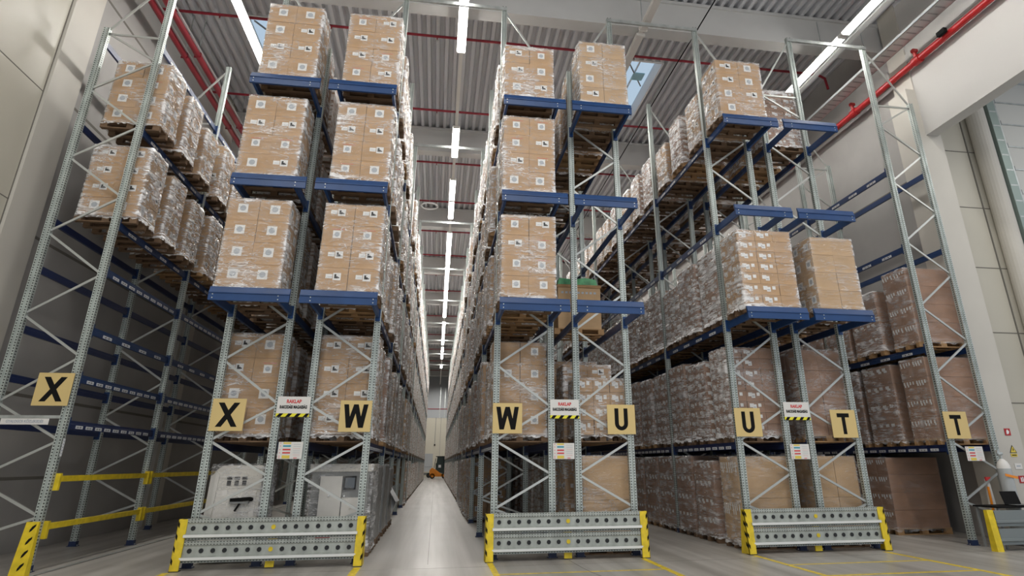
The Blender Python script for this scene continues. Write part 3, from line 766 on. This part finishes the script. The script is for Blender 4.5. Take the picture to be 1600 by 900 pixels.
# ------------------------------------------------------------------ signs
def letter(mb, ch, w, h, t, m):
    y = -.006
    def poly(p): mb.quad([(a, y, c) for a, c in p], m)
    if ch == 'T':
        poly([(-w / 2, h / 2 - t), (w / 2, h / 2 - t), (w / 2, h / 2), (-w / 2, h / 2)]); poly([(-t / 2, -h / 2), (t / 2, -h / 2), (t / 2, h / 2 - t), (-t / 2, h / 2 - t)])
    if ch == 'X':
        k = t * .62
        poly([(-w / 2, -h / 2), (-w / 2 + 2 * k, -h / 2), (w / 2, h / 2), (w / 2 - 2 * k, h / 2)])
        y = -.0065
        poly([(w / 2 - 2 * k, -h / 2), (w / 2, -h / 2), (-w / 2 + 2 * k, h / 2), (-w / 2, h / 2)])
    if ch == 'W':
        k = t * .52; q = w / 4
        X = [-w / 2 + k, -w / 4, 0, w / 4, w / 2 - k]; Z = [h / 2, -h / 2, h / 2, -h / 2, h / 2]
        for i in range(4):
            y = -.006 - i * .0003
            poly([(X[i] - k, Z[i]), (X[i] + k, Z[i]), (X[i + 1] + k, Z[i + 1]), (X[i + 1] - k, Z[i + 1])] if i % 2 else [(X[i + 1] - k, Z[i + 1]), (X[i + 1] + k, Z[i + 1]), (X[i] + k, Z[i]), (X[i] - k, Z[i])])
    if ch == 'U':
        r = w / 2; zc = -h / 2 + r; n = 12
        for s in (-1, 1): poly([(s * r - (t if s > 0 else 0), zc), (s * r + (t if s < 0 else 0), zc), (s * r + (t if s < 0 else 0), h / 2), (s * r - (t if s > 0 else 0), h / 2)])
        for i in range(n):
            a, b = math.pi + math.pi * i / n, math.pi + math.pi * (i + 1) / n
            poly([(r * math.cos(a), zc + r * math.sin(a)), (r * math.cos(b), zc + r * math.sin(b)), ((r - t) * math.cos(b), zc + (r - t * .9) * math.sin(b)), ((r - t) * math.cos(a), zc + (r - t * .9) * math.sin(a))])
for ch, x, z, tilt, lab in (('X', -6.68, 2.87, .0, 'tan square sign with black letter X on the leftmost rack'),
        ('X', -3.74, 2.46, 0, 'tan square sign with black letter X on the rack right of the yellow rails'),
        ('W', -1.51, 2.45, 0, 'tan square sign with black letter W left of the middle aisle'),
        ('W', 1.33, 2.43, 0, 'tan square sign with black letter W right of the middle aisle'),
        ('U', 3.60, 2.42, 0, 'tan square sign with black letter U left of the U aisle'),
        ('U', 6.29, 2.38, 0, 'tan square sign with black letter U right of the U aisle'),
        ('T', 8.44, 2.36, 0, 'tan square sign with black letter T left of the T aisle'),
        ('T', 11.12, 2.345, 0, 'tan square sign with black letter T on the rightmost rack')):
    t = thing('letter_sign', lab, 'sign', (x, Y0 - .085, z), 'rack row letter signs')
    MB().box(-.285, .285, -.005, .005, -.28, .28, m_tan).build('sign_plate', t)
    b = MB(); w = {'X': .37, 'W': .44, 'U': .27, 'T': .28}[ch]
    letter(b, ch, w, .42, .082, m_black); b.build('letter', t)
m_hy = mat('hazard_yellow', (.80, .74, .03), .5)
m_signw = mat('white_sign_plate', (.72, .71, .68), .5)
ME_T1 = text_mesh('RAKLAP', .085, m_redprint, .004, .85); ME_T2 = text_mesh('RAKODÁSI MAGASSÁG', .075, m_black, .004, .62)
for cx, lab in ((-2.63, 'between the X and W racks'), (2.46, 'between the W and U racks'), (7.41, 'between the U and T racks')):
    t = thing('height_sign', 'white pallet height sign with hazard stripe ' + lab, 'sign', (cx, Y0 - .075, 2.62), 'pallet height signs')
    MB().box(-.29, .29, -.004, .004, -.13, .17, m_signw).build('sign_plate', t)
    put('red_word', ME_T1, t, (.0, -.007, .08)); put('black_words', ME_T2, t, (0, -.007, -.02))
    b = MB().box(-.29, .29, -.004, .004, -.19, -.13, m_hy)
    for k in range(4):
        u = -.28 + k * .155
        b.quad([(u, -.006, -.19), (min(u + .07, .29), -.006, -.19), (min(u + .12, .29), -.006, -.13), (u + .05, -.006, -.13)], m_black)
    b.build('hazard_stripe', t)
m_cy = mat('cyan_print', (.02, .30, .42), .5); m_yp = mat('yellow_print', (.75, .58, .08), .5); m_pk = mat('pink_print', (.7, .35, .35), .5)
for cx, cz, lab in ((-2.59, 1.85, 'between the X and W racks'), (2.43, 1.83, 'between the W and U racks'), (7.36, 1.81, 'between the U and T racks'), (11.42, 1.76, 'on the rightmost rack')):
    t = thing('load_chart', 'small white load chart with blue, red and yellow bars ' + lab, 'sign', (cx, Y0 - .07, cz), 'load chart signs')
    MB().box(-.21, .21, -.003, .003, -.145, .145, m_signw).build('sign_plate', t)
    b = MB()
    for z, m in ((.125, m_yp), (.075, m_cy), (.015, m_redprint), (-.04, m_redprint), (-.095, m_yp), (-.122, m_yp)):
        b.box(-.13, .005, -.005, -.003, z - .014, z + .012, m); b.box(-.185, -.165, -.005, -.003, z - .01, z + .008, m_pk)
    for k in range(6): b.box(.05, .17, -.005, -.003, .10 - k * .036, .105 - k * .036, m_pk if k % 3 == 2 else m_grayprint)
    b.box(.07, .13, -.005, -.003, -.14, -.115, m_pk); b.build('printed_bars', t)
t = thing('walkway_sign', 'long narrow white sign with dark words below the leftmost X sign', 'sign', (-6.98, Y0 - .1, 2.32))
MB().box(-.37, .37, -.004, .004, -.045, .055, m_signw).build('sign_plate', t)
put('dark_words', text_mesh('GYALOGOS KÖZLEKEDÉS', .062, m_grayprint, .002, .8), t, (0, -.006, .005))
MB().box(-.6, .52, .03, .06, .06, .11, m_galv).build('mounting_bar', t)
t = thing('post_label', 'small white capacity label on the leftmost aisle post', 'label', (-6.345, Y0, 1.9))
MB().box(-.0, .004, -.03, .03, -.14, .15, m_white).build('label_plate', t)
b = MB()
for k in range(5): b.box(.004, .005, -.015, .015, -.10 + k * .05, -.085 + k * .05, m_grayprint)
b.build('print', t)

# ------------------------------------------------------------------ room shell
fl = MB().quad([(-10, -8, 0), (26, -8, 0), (26, 96, 0), (-10, 96, 0)], m_floor)
for _x in (-.04,): fl.box(_x, _x + .007, 12.0, 90, 0, .0015, m_groove)
for _y in (5.5, 11.55): fl.box(-8, 12.4, _y, _y + .01, 0, .001, m_groove)
struct('floor', fl)
XL, XR = -8.2, 12.62
b = MB().box(XL - .3, XL, -8, 96, 0, 14.3, m_wallgrey)
# grooves between precast panels
for z in (1.35, 2.9, 5.9, 8.9, 11.9): b.box(XL, XL + .004, 13.0, 94, z, z + .06, m_groove)
struct('wall_left', b)
b = MB().box(XL - .02, XL + .03, -8, 12.08, 0, 14.2, m_wallbeige)
for z in (1.6, 3.95, 6.3, 8.65, 11.0, 13.35): b.box(XL + .03, XL + .034, -8, 12.06, z, z + .02, m_groove)
for y in (12.045, 6.0, .5): b.box(XL + .03, XL + .034, y, y + .03, 0, 14.2, m_groove)
struct('trim_1', b, 'cream wall panels with thin joints at the left front')
struct('trim_2', MB().box(XL, XL + .09, 12.08, 13.0, 0, 14.2, m_column), 'cream column at the left front')
k = 3
for y in (20.6, 28.8, 37, 45.2, 53.4, 61.6, 69.8, 78):
    struct('trim_%d' % k, MB().box(XL, XL + .18, y, y + 1.0, 0, 14.2, m_column), 'pilaster on the left wall'); k += 1
b = MB().box(XR, XR + .3, 13.25, 96, 0, 14.3, m_wallgrey)
for z in (2.9, 5.9, 8.9, 11.9): b.box(XR - .004, XR, 13.3, 94, z, z + .05, m_groove)
struct('wall_right', b)
struct('trim_11', MB().box(12.20, 12.95, 12.62, 13.3, 0, 11.2, m_column).box(12.46, 12.95, 12.62, 13.3, 11.2, 14.2, m_column), 'cream column right of the rightmost rack')
struct('trim_12', MB().box(12.50, 12.85, -8, 12.62, 9.78, 14.2, m_fascia).box(12.46, 12.50, -8, 12.62, 12.1, 12.35, m_fascia), 'pale fascia above the wide opening on the right')
b = MB().box(12.95, 26, 13.2, 13.5, 0, 14.2, m_wallbeige)
for z in (1.2, 2.9, 4.6, 6.3, 8.0, 9.7, 11.4): b.box(12.95, 15.0, 13.19, 13.2, z, z + .02, m_groove)
for x in (13.35, 14.25): b.box(x, x + .03, 13.18, 13.2, 0, 14.2, m_groove)
struct('wall_back_right', b)
m_doorp = mat('white_door_panel', (.62, .62, .58), .45)
b = MB().box(15.25, 20, 13.02, 13.1, 3.0, 14.0, m_doorp)
struct('door_1', b, 'white sectional door at the far right')
d1 = D.objects['door_1']
b = MB()
for q in range(14): b.box(15.25, 20, 13.0, 13.02, 3.4 + q * .72, 3.44 + q * .72, m_galv); b.box(15.25, 15.40, 12.96, 13.02, 3.36 + q * .72, 3.5 + q * .72, m_mach2)
b.build('panel_seams', d1)
m_track = mat('green_grey_track', (.30, .37, .34), .4, .3)
b = MB().box(14.95, 15.2, 12.85, 13.15, 0, 14.0, m_track).box(15.2, 15.24, 12.85, 12.95, 0, 14.0, m_galv)
for q in range(30): b.box(14.97, 15.18, 12.845, 12.85, .3 + q * .46, .34 + q * .46, m_galv)
b.build('door_track', d1)
b = MB().cyl((15.6, 12.6, 7.3), (15.6, 12.95, 7.3), .32, m_mach2, 20).box(15.3, 15.9, 12.7, 12.9, 6.75, 6.9, m_darkgap).bar((15.2, 12.8, 6.6), (16, 12.8, 7.0), .08, .08, m_darkgap)
b.build('door_motor', d1)
struct('trim_13', MB().cyl((14.62, 13.0, 0), (14.62, 13.0, 14.2), .24, m_column, 20), 'cream round pipe casing beside the sectional door')
b = MB().box(-10, 14, 94, 94.3, 0, 7.9, m_endwall).box(-10, 14, 93.98, 94.3, 7.9, 14.3, m_endgrey)
for x in (.2, .9): b.box(x, x + .12, 93.9, 93.98, 7.9, 12.2, m_galv)
b.box(-10, 14, 93.9, 93.98, 9.1, 9.2, m_red); b.box(-.25, -.19, 93.93, 94, 4.2, 8.0, m_mach2).box(-.32, -.12, 93.9, 94, 4.1, 4.3, m_black).box(.5, .54, 93.93, 94, 2, 8.0, m_mach2)
struct('wall_back', b)
# corrugated deck with two skylight openings
SKY = [(5.6, 6.75, 16.2, 19.8), (-6.35, -5.15, 15.9, 18.2)]
ZD = 14.0
b = MB(); p = .28; x = XL - .3; prof = []
while x < 26:
    prof += [(x, ZD), (x + .10, ZD), (x + .14, ZD + .13), (x + .24, ZD + .13)]; x += p
ys = sorted({-2, 96, *[s[2] for s in SKY], *[s[3] for s in SKY]})
for a, c in zip(prof[:-1], prof[1:]):
    xm = (a[0] + c[0]) / 2
    for y0, y1 in zip(ys[:-1], ys[1:]):
        ym = (y0 + y1) / 2
        if any(s[0] < xm < s[1] and s[2] < ym < s[3] for s in SKY): continue
        b.quad([(a[0], y0, a[1]), (c[0], y0, c[1]), (c[0], y1, c[1]), (a[0], y1, a[1])], m_deck)
struct('ceiling', b)
m_lb = mat('pale_blue_metal', (.35, .62, .72), .4)
m_sky = emis('daylight_panel', (.50, .80, 1.0), 1.15)
for q, s in enumerate(SKY):
    fr = MB()
    for (x0, x1, y0, y1) in ((s[0] - .04, s[0] + .02, s[2], s[3]), (s[1] - .02, s[1] + .04, s[2], s[3]), (s[0], s[1], s[2] - .04, s[2] + .04), (s[0], s[1], s[3] - .04, s[3] + .04)):
        fr.box(x0, x1, y0, y1, ZD - .02, ZD + .5, m_white)
    fr.box((s[0] + s[1]) / 2 - .02, (s[0] + s[1]) / 2 + .02, s[2], s[3], ZD + .40, ZD + .46, m_white)
    w = struct('window_%d' % (q + 1), fr, 'skylight in the ceiling')
    MB().box(s[0], s[1], s[2], s[3], ZD + .46, ZD + .47, m_glass).build('glass_pane', w)
    MB().box(s[0] + .5, s[0] + .9, s[2] + 1.1, s[2] + 1.5, ZD + .30, ZD + .34, m_lb).bar((s[0] + .2, s[2] + .6, ZD + .3), (s[0] + 1.0, s[2] + 1.9, ZD + .36), .04, .04, m_mach2, (0, 0, 1)).build('vent_opener', w)
k = 20
for q in range(-1, 10):
    y = 13.4 + 8.2 * q
    struct('trim_%d' % k, MB().box(XL - .3, 12.9, y, y + .42, 12.98, ZD, m_girder).box(XL - .3, 12.9, y - .05, y + .47, ZD - .10, ZD - .005, m_girder), 'pale concrete roof girder'); k += 1

# floor markings
m_line = mat('yellow_floor_paint', (.70, .52, .03), .4, noise=(12, .3, (1, 1, 1)))
for x0, x1, y0, y1, lab in ((.97, 1.07, 6, 11.95, 'yellow floor line running out from the centre guard, left side'), (3.73, 3.83, 6, 11.95, 'yellow floor line running out from the centre guard, right side'),
        (1.07, 3.73, 10.70, 10.77, 'yellow cross line on the floor before the centre guard'), (5.86, 5.95, 6, 11.9, 'yellow floor line running out from the right guard, left side'),
        (8.50, 8.60, 6, 11.9, 'yellow floor line running out from the right guard, right side'), (5.95, 8.50, 10.72, 10.79, 'yellow cross line before the right guard, nearer the guard'),
        (5.95, 8.50, 9.62, 9.70, 'yellow cross line before the right guard, nearer the camera'), (-1.25, -1.13, 6, 11.9, 'yellow floor line running out from the left guard'),
        (-4.19, -4.08, 6, 11.9, 'yellow floor line at the left end of the left guard')):
    tag(MB().box(x0, x1, y0, y1, 0, .002, m_line).build('floor_line'), lab, 'floor marking', 'yellow floor lines')
tag(MB().box(-6.14, -6.10, 12, 80, 0, .012, m_galv).box(-6.10, -6.07, 12, 80, 0, .004, m_groove).build('floor_strip'), 'thin metal strip in the floor along the leftmost rack', 'floor strip')
pts = [(2.42, 12.0), (2.46, 11.2), (2.50, 10.7), (2.60, 10.1), (2.62, 9.4), (2.72, 8.5)]
b = MB()
for a, c in zip(pts[:-1], pts[1:]): b.quad([(a[0], a[1], .003), (a[0] + .012, a[1], .003), (c[0] + .012, c[1], .003), (c[0], c[1], .003)], m_groove)
tag(b.build('floor_crack'), 'dark hairline crack in the floor before the centre guard', 'crack')

# ------------------------------------------------------------------ ties, pipes, lights
AISLES = ((0, 1, 'X'), (2, 3, 'lit middle'), (4, 5, 'U'), (6, 7, 'T'))
for a, b_, nm in AISLES:
    for q in range(0, NB + 1, 2):
        y = Y0 + q * BAY; x0, x1 = ROWS[a]['ax'], ROWS[b_]['ax']
        tag(MB().box(x0 - .06, x1 + .06, y - .075, y - .05, H_A - .12, H_A - .04, m_galv).box(x0 - .06, x1 + .06, y - .075, y - .02, H_A - .13, H_A - .12, m_galv).build('top_tie_bar'),
            'galvanised tie bar across the top of the %s aisle, %s from the front' % (nm, ordn(q // 2)), 'tie bar', 'tie bars across aisle tops')
q = 0
y = 15.25
while y < 90:
    o = MB().cyl((-8.1, y, 13.42), (11.6, y, 13.42), .04, m_red, 10)
    for x in range(-7, 12, 3): o.cyl((x + .4, y, 13.42), (x + .4, y, 13.28), .018, m_red, 6).cyl((x + .4, y, 13.29), (x + .4, y, 13.27), .035, m_galv, 8)
    if q == 0: o.cyl((11.6, y, 13.42), (11.85, y, 13.3), .04, m_red, 10).cyl((11.85, y, 13.32), (11.9, y, 12.9), .04, m_red, 10)
    tag(o.build('sprinkler_pipe', smooth=False), 'thin red sprinkler pipe across the ceiling, %s from the front' % ordn(q), 'pipe', 'red sprinkler pipes')
    y += 4.1; q += 1
for x, z, nm in ((-7.62, 12.5, 'left'), (-7.28, 12.55, 'right')):
    t = thing('fire_main_pipe', 'thick red pipe above the leftmost rack, %s one of the pair' % nm, 'pipe', (x, 0, z), 'thick red pipes at the left')
    MB().cyl((0, 2, 0), (0, 93, 0), .085, m_red, 14).build('red_pipe', t, smooth=False)
    MB().box(.10, .13, 2, 93, .04, .06, m_white).build('pale_conduit', t)
    b = MB()
    for yy in range(4, 92, 4): b.box(-.09, .09, yy, yy + .03, -.09, .09, m_red).box(-.01, .01, yy, yy + .03, .1, 1.4, m_galv)
    b.build('clamps', t)
t = thing('fire_main_pipe', 'thick bright red pipe along the top of the right wall and fascia', 'pipe', (12.30, 0, 11.78))
m_redb = mat('bright_red_pipe', (.42, .014, .016), .35)
MB().cyl((0, 2, 0), (0, 60, 0), .09, m_redb, 16).build('red_pipe', t)
for yy in (9.3, 12.1, 14.8, 18.5, 22.5): MB().cyl((0, yy - .12, 0), (0, yy + .12, 0), .12, m_redb, 14).cyl((0, yy, 0), (-.05, yy, .28), .05, m_redb, 10).box(-.10, .05, yy - .05, yy + .05, .25, .33, m_redb).build('tee_joint', t)
MB().box(-.22, -.12, 10.9, 11.15, -.02, .1, m_black).build('black_bracket', t)
t = thing('cable_tray', 'galvanised perforated cable tray running beside the red pipe at upper right', 'cable tray', (11.75, 0, 12.15))
MB().box(-.2, .2, 2, 70, 0, .01, m_tray).box(-.2, -.185, 2, 70, 0, .09, m_tray).box(.185, .2, 2, 70, 0, .09, m_tray).build('tray', t)
b = MB()
for i in range(130): b.box(-.14, .14, 4 + i * .25, 4.05 + i * .25, -.004, 0, m_mach2)
o_ = b.build('slots', t); o_['kind'] = 'stuff'
b = MB()
for yy in range(5, 70, 4): b.box(-.2, -.17, yy, yy + .03, 0, 1.85, m_tray)
b.cyl((-.1, 2, .04), (-.1, 70, .04), .02, m_black, 6).cyl((.0, 2, .03), (.0, 70, .03), .02, m_mach2, 6).build('hangers_and_cables', t)
t = thing('cable_tray', 'dull steel cable tray beside the right row of lights', 'cable tray', (10.75, 0, 12.55))
MB().box(-.08, .08, 2, 70, 0, .06, m_tray).build('tray', t)
tag(MB().cyl((6.62, 4, 13.0), (6.62, 93, 12.9), .018, m_black, 6).build('ceiling_cable'), 'long thin black cable below the ceiling above the U aisle', 'cable')

def light_row(x, z, segs, y0, y1, nm, lit=True):
    t = thing('lighting_trunking', 'white lighting trunking above the %s aisle' % nm, 'light trunking', (x, 0, z), 'lighting trunking')
    MB().prism([(-.05, .03), (.05, .03), (.035, .11), (-.035, .11)], y0, y1, 1, m_signw).build('trunking_rail', t)
    b = MB(); yy = y0 + 1
    while yy < y1: b.box(-.01, .01, yy, yy + .02, .11, 1.2, m_galv); yy += 4.1
    b.build('hangers', t)
    for i, (a, c) in enumerate(segs):
        L = thing('strip_light', '%s strip light above the %s aisle, %s from the front' % ('glowing white' if lit else 'unlit', nm, ordn(i)), 'light', (x, (a + c) / 2, z), 'strip lights')
        h = (c - a) / 2
        MB().box(-.12, .12, -h, h, .0, .03, m_signw).build('housing', L)
        MB().prism([(-.11, 0), (-.09, -.06), (.09, -.06), (.11, 0)], -h + .02, h - .02, 1, m_lamp if lit else m_lampoff).build('diffuser', L)
        for s in (-1, 1): MB().box(-.115, .115, s * h - .02, s * h + .02, -.065, .02, m_signw).build('end_cap', L)
segs = [(7.0, 9.6), (12.0, 14.6), (18.8, 21.0), (23.0, 25.1), (25.25, 27.3), (29.2, 31.9), (32.0, 34.7), (34.8, 37.5), (37.6, 40.3), (40.4, 43.1), (43.2, 45.7), (45.8, 48.4), (50, 55), (55.2, 60.4), (61.6, 65), (65.3, 69), (74, 76)]
light_row(.11, 12.5, segs, 4, 93, 'middle')
light_row(10.36, 12.5, [(6.2, 8.8), (9.0, 12.2), (12.35, 15.4), (24, 28), (36, 40)], 4, 70, 'T')
light_row(-5.52, 12.5, [(9.5, 13.0), (13.15, 17.3), (24, 28), (36, 40)], 4, 70, 'X')
light_row(5.0, 12.75, [(8.0, 10.6), (10.7, 13.2), (13.4, 15.9), (16.1, 18.6)], 4, 70, 'U', lit=False)
t = thing('ceiling_speaker_ring', 'pale oval ring hanging below the ceiling, left in the middle aisle', 'ceiling fitting', (-.9, 27.2, 13.0))
b = MB(); n = 24
for i in range(n):
    a, c = 2 * math.pi * i / n, 2 * math.pi * (i + 1) / n
    b.bar((.38 * math.cos(a), .38 * math.sin(a), 0), (.38 * math.cos(c), .38 * math.sin(c), 0), .06, .05, m_white, (0, 0, 1))
b.build('ring', t); MB().cyl((0, .36, 0), (0, .36, 1.0), .01, m_galv, 6).cyl((0, -.36, 0), (0, -.36, 1.0), .01, m_galv, 6).build('hanger', t)

# ------------------------------------------------------------------ far end: forklift, container
t = thing('forklift_truck', 'small orange forklift with dark cab crossing the far end of the middle aisle', 'forklift', (.35, 80, 0))
MB().prism([(-.95, .35), (-.80, .25), (1.1, .25), (1.1, .45), (.35, .6), (-.2, 1.0), (-.70, 1.25), (-.98, .95)], -.5, .5, 1, m_orange).build('body', t)
b = MB()
for x0, x1 in ((-.45, -.3), (.75, .6)):
    for y in (-.46, .46): b.bar((x0, y, 1.2), (x1, y, 2.3), .07, .07, m_black, (0, 1, 0))
b.box(-.3, 1.1, -.5, .5, 2.45, 2.53, m_black); b.build('overhead_guard', t)
MB().box(-.15, .35, -.3, .3, 1.0, 1.15, m_black).box(-.28, -.12, -.3, .3, 1.1, 1.75, m_black).build('seat', t)
MB().prism([(-.30, .85), (1.05, .45), (1.05, 2.45), (-.12, 2.45)], -.45, .45, 1, mat('dark_cab_glass', (.02, .035, .03), .15)).box(.05, .35, -.465, -.45, 1.25, 1.55, m_white).build('cab_window', t)
for x, r in ((-.62, .30), (.80, .34)):
    for y in (-.5, .36):
        w = MB().cyl((x, y, r), (x, y + .16, r), r, m_rubber, 18).build('wheel', t); MB().cyl((x, y - .01, r), (x, y + .02, r), r * .5, m_orange, 12).build('hub', w)
MB().box(1.12, 1.22, -.4, -.3, .1, 2.3, m_black).box(1.12, 1.22, .3, .4, .1, 2.3, m_black).box(1.12, 1.2, -.4, .4, 1.2, 1.3, m_black).build('mast', t)
MB().box(1.22, 2.2, -.35, -.23, .08, .13, m_black).box(1.22, 2.2, .23, .35, .08, .13, m_black).build('forks', t)
t = thing('white_container', 'pale grey box container at the far left end of the middle aisle', 'container', (-1.35, 86, 0))
MB().box(-1.0, 1.0, -.8, .8, .75, 2.9, mat('pale_container', (.62, .66, .70), .5)).build('box_body', t)
MB().box(-1.0, 1.0, -.82, -.8, 1.3, 1.36, m_grayprint).build('side_stripe', t)
MB().box(-1.0, 1.0, -.7, .7, .35, .6, m_mach2).cyl((-.6, -.8, .3), (-.6, -.5, .3), .3, m_rubber).cyl((.6, -.8, .3), (.6, -.5, .3), .3, m_rubber).build('chassis', t)

# ------------------------------------------------------------------ right corner: column signs, bottle, laptop
t = thing('fire_sign', 'small red fire equipment sign highest on the right column', 'sign', (12.64, 12.615, 2.22), 'red fire signs')
MB().box(-.075, .075, -.005, 0, -.075, .075, m_redb).build('sign_plate', t); MB().prism([(-.035, -.05), (.02, -.04), (.045, .01), (.0, .055), (-.03, .02)], -.007, -.006, 1, m_white).build('flame_symbol', t)
t = thing('warning_sign', 'yellow triangle warning sign on the right column', 'sign', (12.66, 12.615, 1.84))
MB().prism([(-.09, -.06), (.09, -.06), (0, .10)], -.006, -.001, 1, m_black).prism([(-.07, -.05), (.07, -.05), (0, .078)], -.008, -.006, 1, m_yp).prism([(-.015, -.03), (.018, 0), (0, .04)], -.01, -.008, 1, m_black).build('triangle', t)
MB().box(-.08, .08, -.005, 0, -.14, -.08, m_yp).box(-.06, .06, -.007, -.005, -.12, -.10, m_black).build('text_panel', t)
t = thing('notice', 'small white notice below the warning triangle on the right column', 'sign', (12.70, 12.615, 1.50))
MB().box(-.09, .09, -.004, 0, -.06, .06, m_signw).box(-.05, .05, -.006, -.004, -.01, .015, m_grayprint).build('sheet', t)
for dx, dz, lab in ((.0, 0, 'red fire extinguisher sign below the white notice, upper left'), (.12, -.16, 'red hose sign lowest on the right column at the picture edge')):
    t = thing('fire_sign', lab, 'sign', (12.70 + dx, 12.615, 1.23 + dz), 'red fire signs')
    MB().box(-.075, .075, -.005, 0, -.075, .075, m_redb).build('sign_plate', t); MB().box(-.03, .0, -.007, -.005, -.05, .04, m_white).box(.015, .04, -.007, -.005, -.05, .05, m_white).build('symbol', t)
m_cover = mat('frosted_cover', (.42, .44, .44), .2)
t = thing('covered_extinguisher', 'tall bottle with white dome, chrome valve and grey plastic cover beside the right column', 'extinguisher', (11.86, 12.15, 0))
t.scale = (.72, .72, 1)
b = MB(); b.lathe([(.0, 1.66), (.05, 1.65), (.12, 1.60), (.17, 1.52), (.18, 1.46)], (0, 0, 0), m_signw); b.build('white_dome', t, smooth=True)
b = MB(); b.lathe([(.18, 1.46), (.185, 1.30), (.18, .60), (.19, .05), (.0, .02)], (0, 0, 0), m_cover); b.build('grey_cover', t, smooth=True)
MB().cyl((0, 0, 1.65), (0, 0, 1.72), .03, m_galv).cyl((-.08, 0, 1.74), (.06, 0, 1.76), .035, m_galv).cyl((-.06, -.02, 1.78), (-.06, .04, 1.78), .05, m_galv).build('chrome_valve', t)
MB().bar((-.20, -.2, 1.34), (.20, -.2, 1.28), .05, .01, m_orange).build('orange_strap', t)
t = thing('traffic_post', 'narrow orange and white post leaning behind the right guard', 'post', (11.66, 12.45, 0))
MB().hexa([(-.07, -.07, 0), (.07, -.07, 0), (.07, .07, 0), (-.07, .07, 0), (-.03, -.03, 1.25), (.03, -.03, 1.25), (.03, .03, 1.25), (-.03, .03, 1.25)], m_signw).build('body', t)
MB().box(-.06, .05, -.06, -.02, 1.22, 1.29, m_redprint).bar((-.11, -.1, .3), (-.06, -.06, 1.1), .035, .03, m_orange).build('orange_trim', t)
t = thing('work_table', 'low table with black top behind the right guard', 'table', (11.75, 11.95, 0))
MB().box(-.75, .75, -.3, .3, .735, .765, m_black).build('tabletop', t)
for x in (-.7, .7):
    for y in (-.26, .26): MB().box(x - .02, x + .02, y - .02, y + .02, 0, .735, m_mach2).build('leg', t)
t = thing('laptop', 'open black laptop on the low table at the right edge', 'laptop', (11.66, 11.8, .765))
MB().box(-.19, .19, -.13, .13, 0, .018, m_black).box(-.16, .16, -.08, .08, .018, .02, m_mach2).build('keyboard_base', t)
MB().hexa([(-.19, .13, .01), (.19, .13, .01), (.19, .14, .01), (-.19, .14, .01), (-.19, .20, .26), (.19, .20, .26), (.19, .21, .26), (-.19, .21, .26)], m_black).build('screen', t)
b = MB(); pr = None
for i in range(13):
    a = -2.2 + i * .33; p = (12.22 + .14 * math.cos(a), 11.9, 1.0 + .17 * math.sin(a))
    if pr: b.bar(pr, p, .02, .02, m_black)
    pr = p
tag(b.build('cable_loop'), 'black cable loop hanging beside the laptop at the right edge', 'cable')

# ------------------------------------------------------------------ light, world, camera
w = D.worlds.new('world'); bpy.context.scene.world = w; w.use_nodes = True
w.node_tree.nodes['Background'].inputs[0].default_value = (.84, .90, 1.0, 1); w.node_tree.nodes['Background'].inputs[1].default_value = .85
def area(name, loc, sx, sy, e, rot=(0, 0, 0), col=(1, .96, .90)):
    l = D.lights.new(name, 'AREA'); l.shape = 'RECTANGLE'; l.size = sx; l.size_y = sy; l.energy = e; l.color = col
    o = D.objects.new(name, l); COL.objects.link(o); o.location = loc; o.rotation_euler = rot; return o
for x in (-5.5, 1.5, 8.5):
    area('hall_light', (x, 3.0, 12.6),   .6, 8, 560, (math.radians(28), 0, 0))
area('side_hall_light', (18, 6, 12), 5, 5, 500, (0, 0, 0))
for x, e in ((-5.52, 900), (5.0, 900), (10.36, 700)):
    area('aisle_fill', (x, 34, 12.4), .2, 40, e)  # added fill brightening the aisles beyond their own strips; U strips are unlit
area('middle_aisle_fill', (.11, 52, 12.35), .2, 80, 1900)  # added fill boosting the strip lights along the middle aisle
area('back_hall_fill', (.1, 86, 12.0), 6, 8, 900)  # added fill to brighten the end wall, not a fitting
for x in (-5, 5):      # daylight bounced up from the front hall floor
    area('floor_bounce', (x, 6, .4), 9, 8, 190, (math.radians(180 - 20), 0, 0), (1, .97, .93))

cam = D.cameras.new('cam'); co = D.objects.new('camera', cam); COL.objects.link(co)
yaw, pit, rol = .164984431, .359344055, -.00528350869
cy, sy, cp, sp = math.cos(yaw), math.sin(yaw), math.cos(pit), math.sin(pit)
f = Vector((sy * cp, cy * cp, sp)); r = Vector((cy, -sy, 0)); u = r.cross(f)
r2 = math.cos(rol) * r + math.sin(rol) * u; u2 = -math.sin(rol) * r + math.cos(rol) * u
co.matrix_world = Matrix(((r2.x, u2.x, -f.x, 0), (r2.y, u2.y, -f.y, 0), (r2.z, u2.z, -f.z, 1.6), (0, 0, 0, 1)))
cam.sensor_width = 36; cam.lens = 960.91 / 1600 * 36; cam.shift_x = (800 - 848.891) / 1600; cam.shift_y = (363.839 - 450) / 1600
cam.clip_end = 300
sc = bpy.context.scene; sc.camera = co
sc.view_settings.view_transform = 'Standard'; sc.view_settings.look = 'None'; sc.view_settings.exposure = -.28
sc.cycles.max_bounces = 6; sc.cycles.diffuse_bounces = 3; sc.cycles.glossy_bounces = 3; sc.cycles.transparent_max_bounces = 10
sc.cycles.transmission_bounces = 4; sc.cycles.caustics_reflective = False; sc.cycles.sample_clamp_indirect = 6
sc.cycles.use_denoising = True
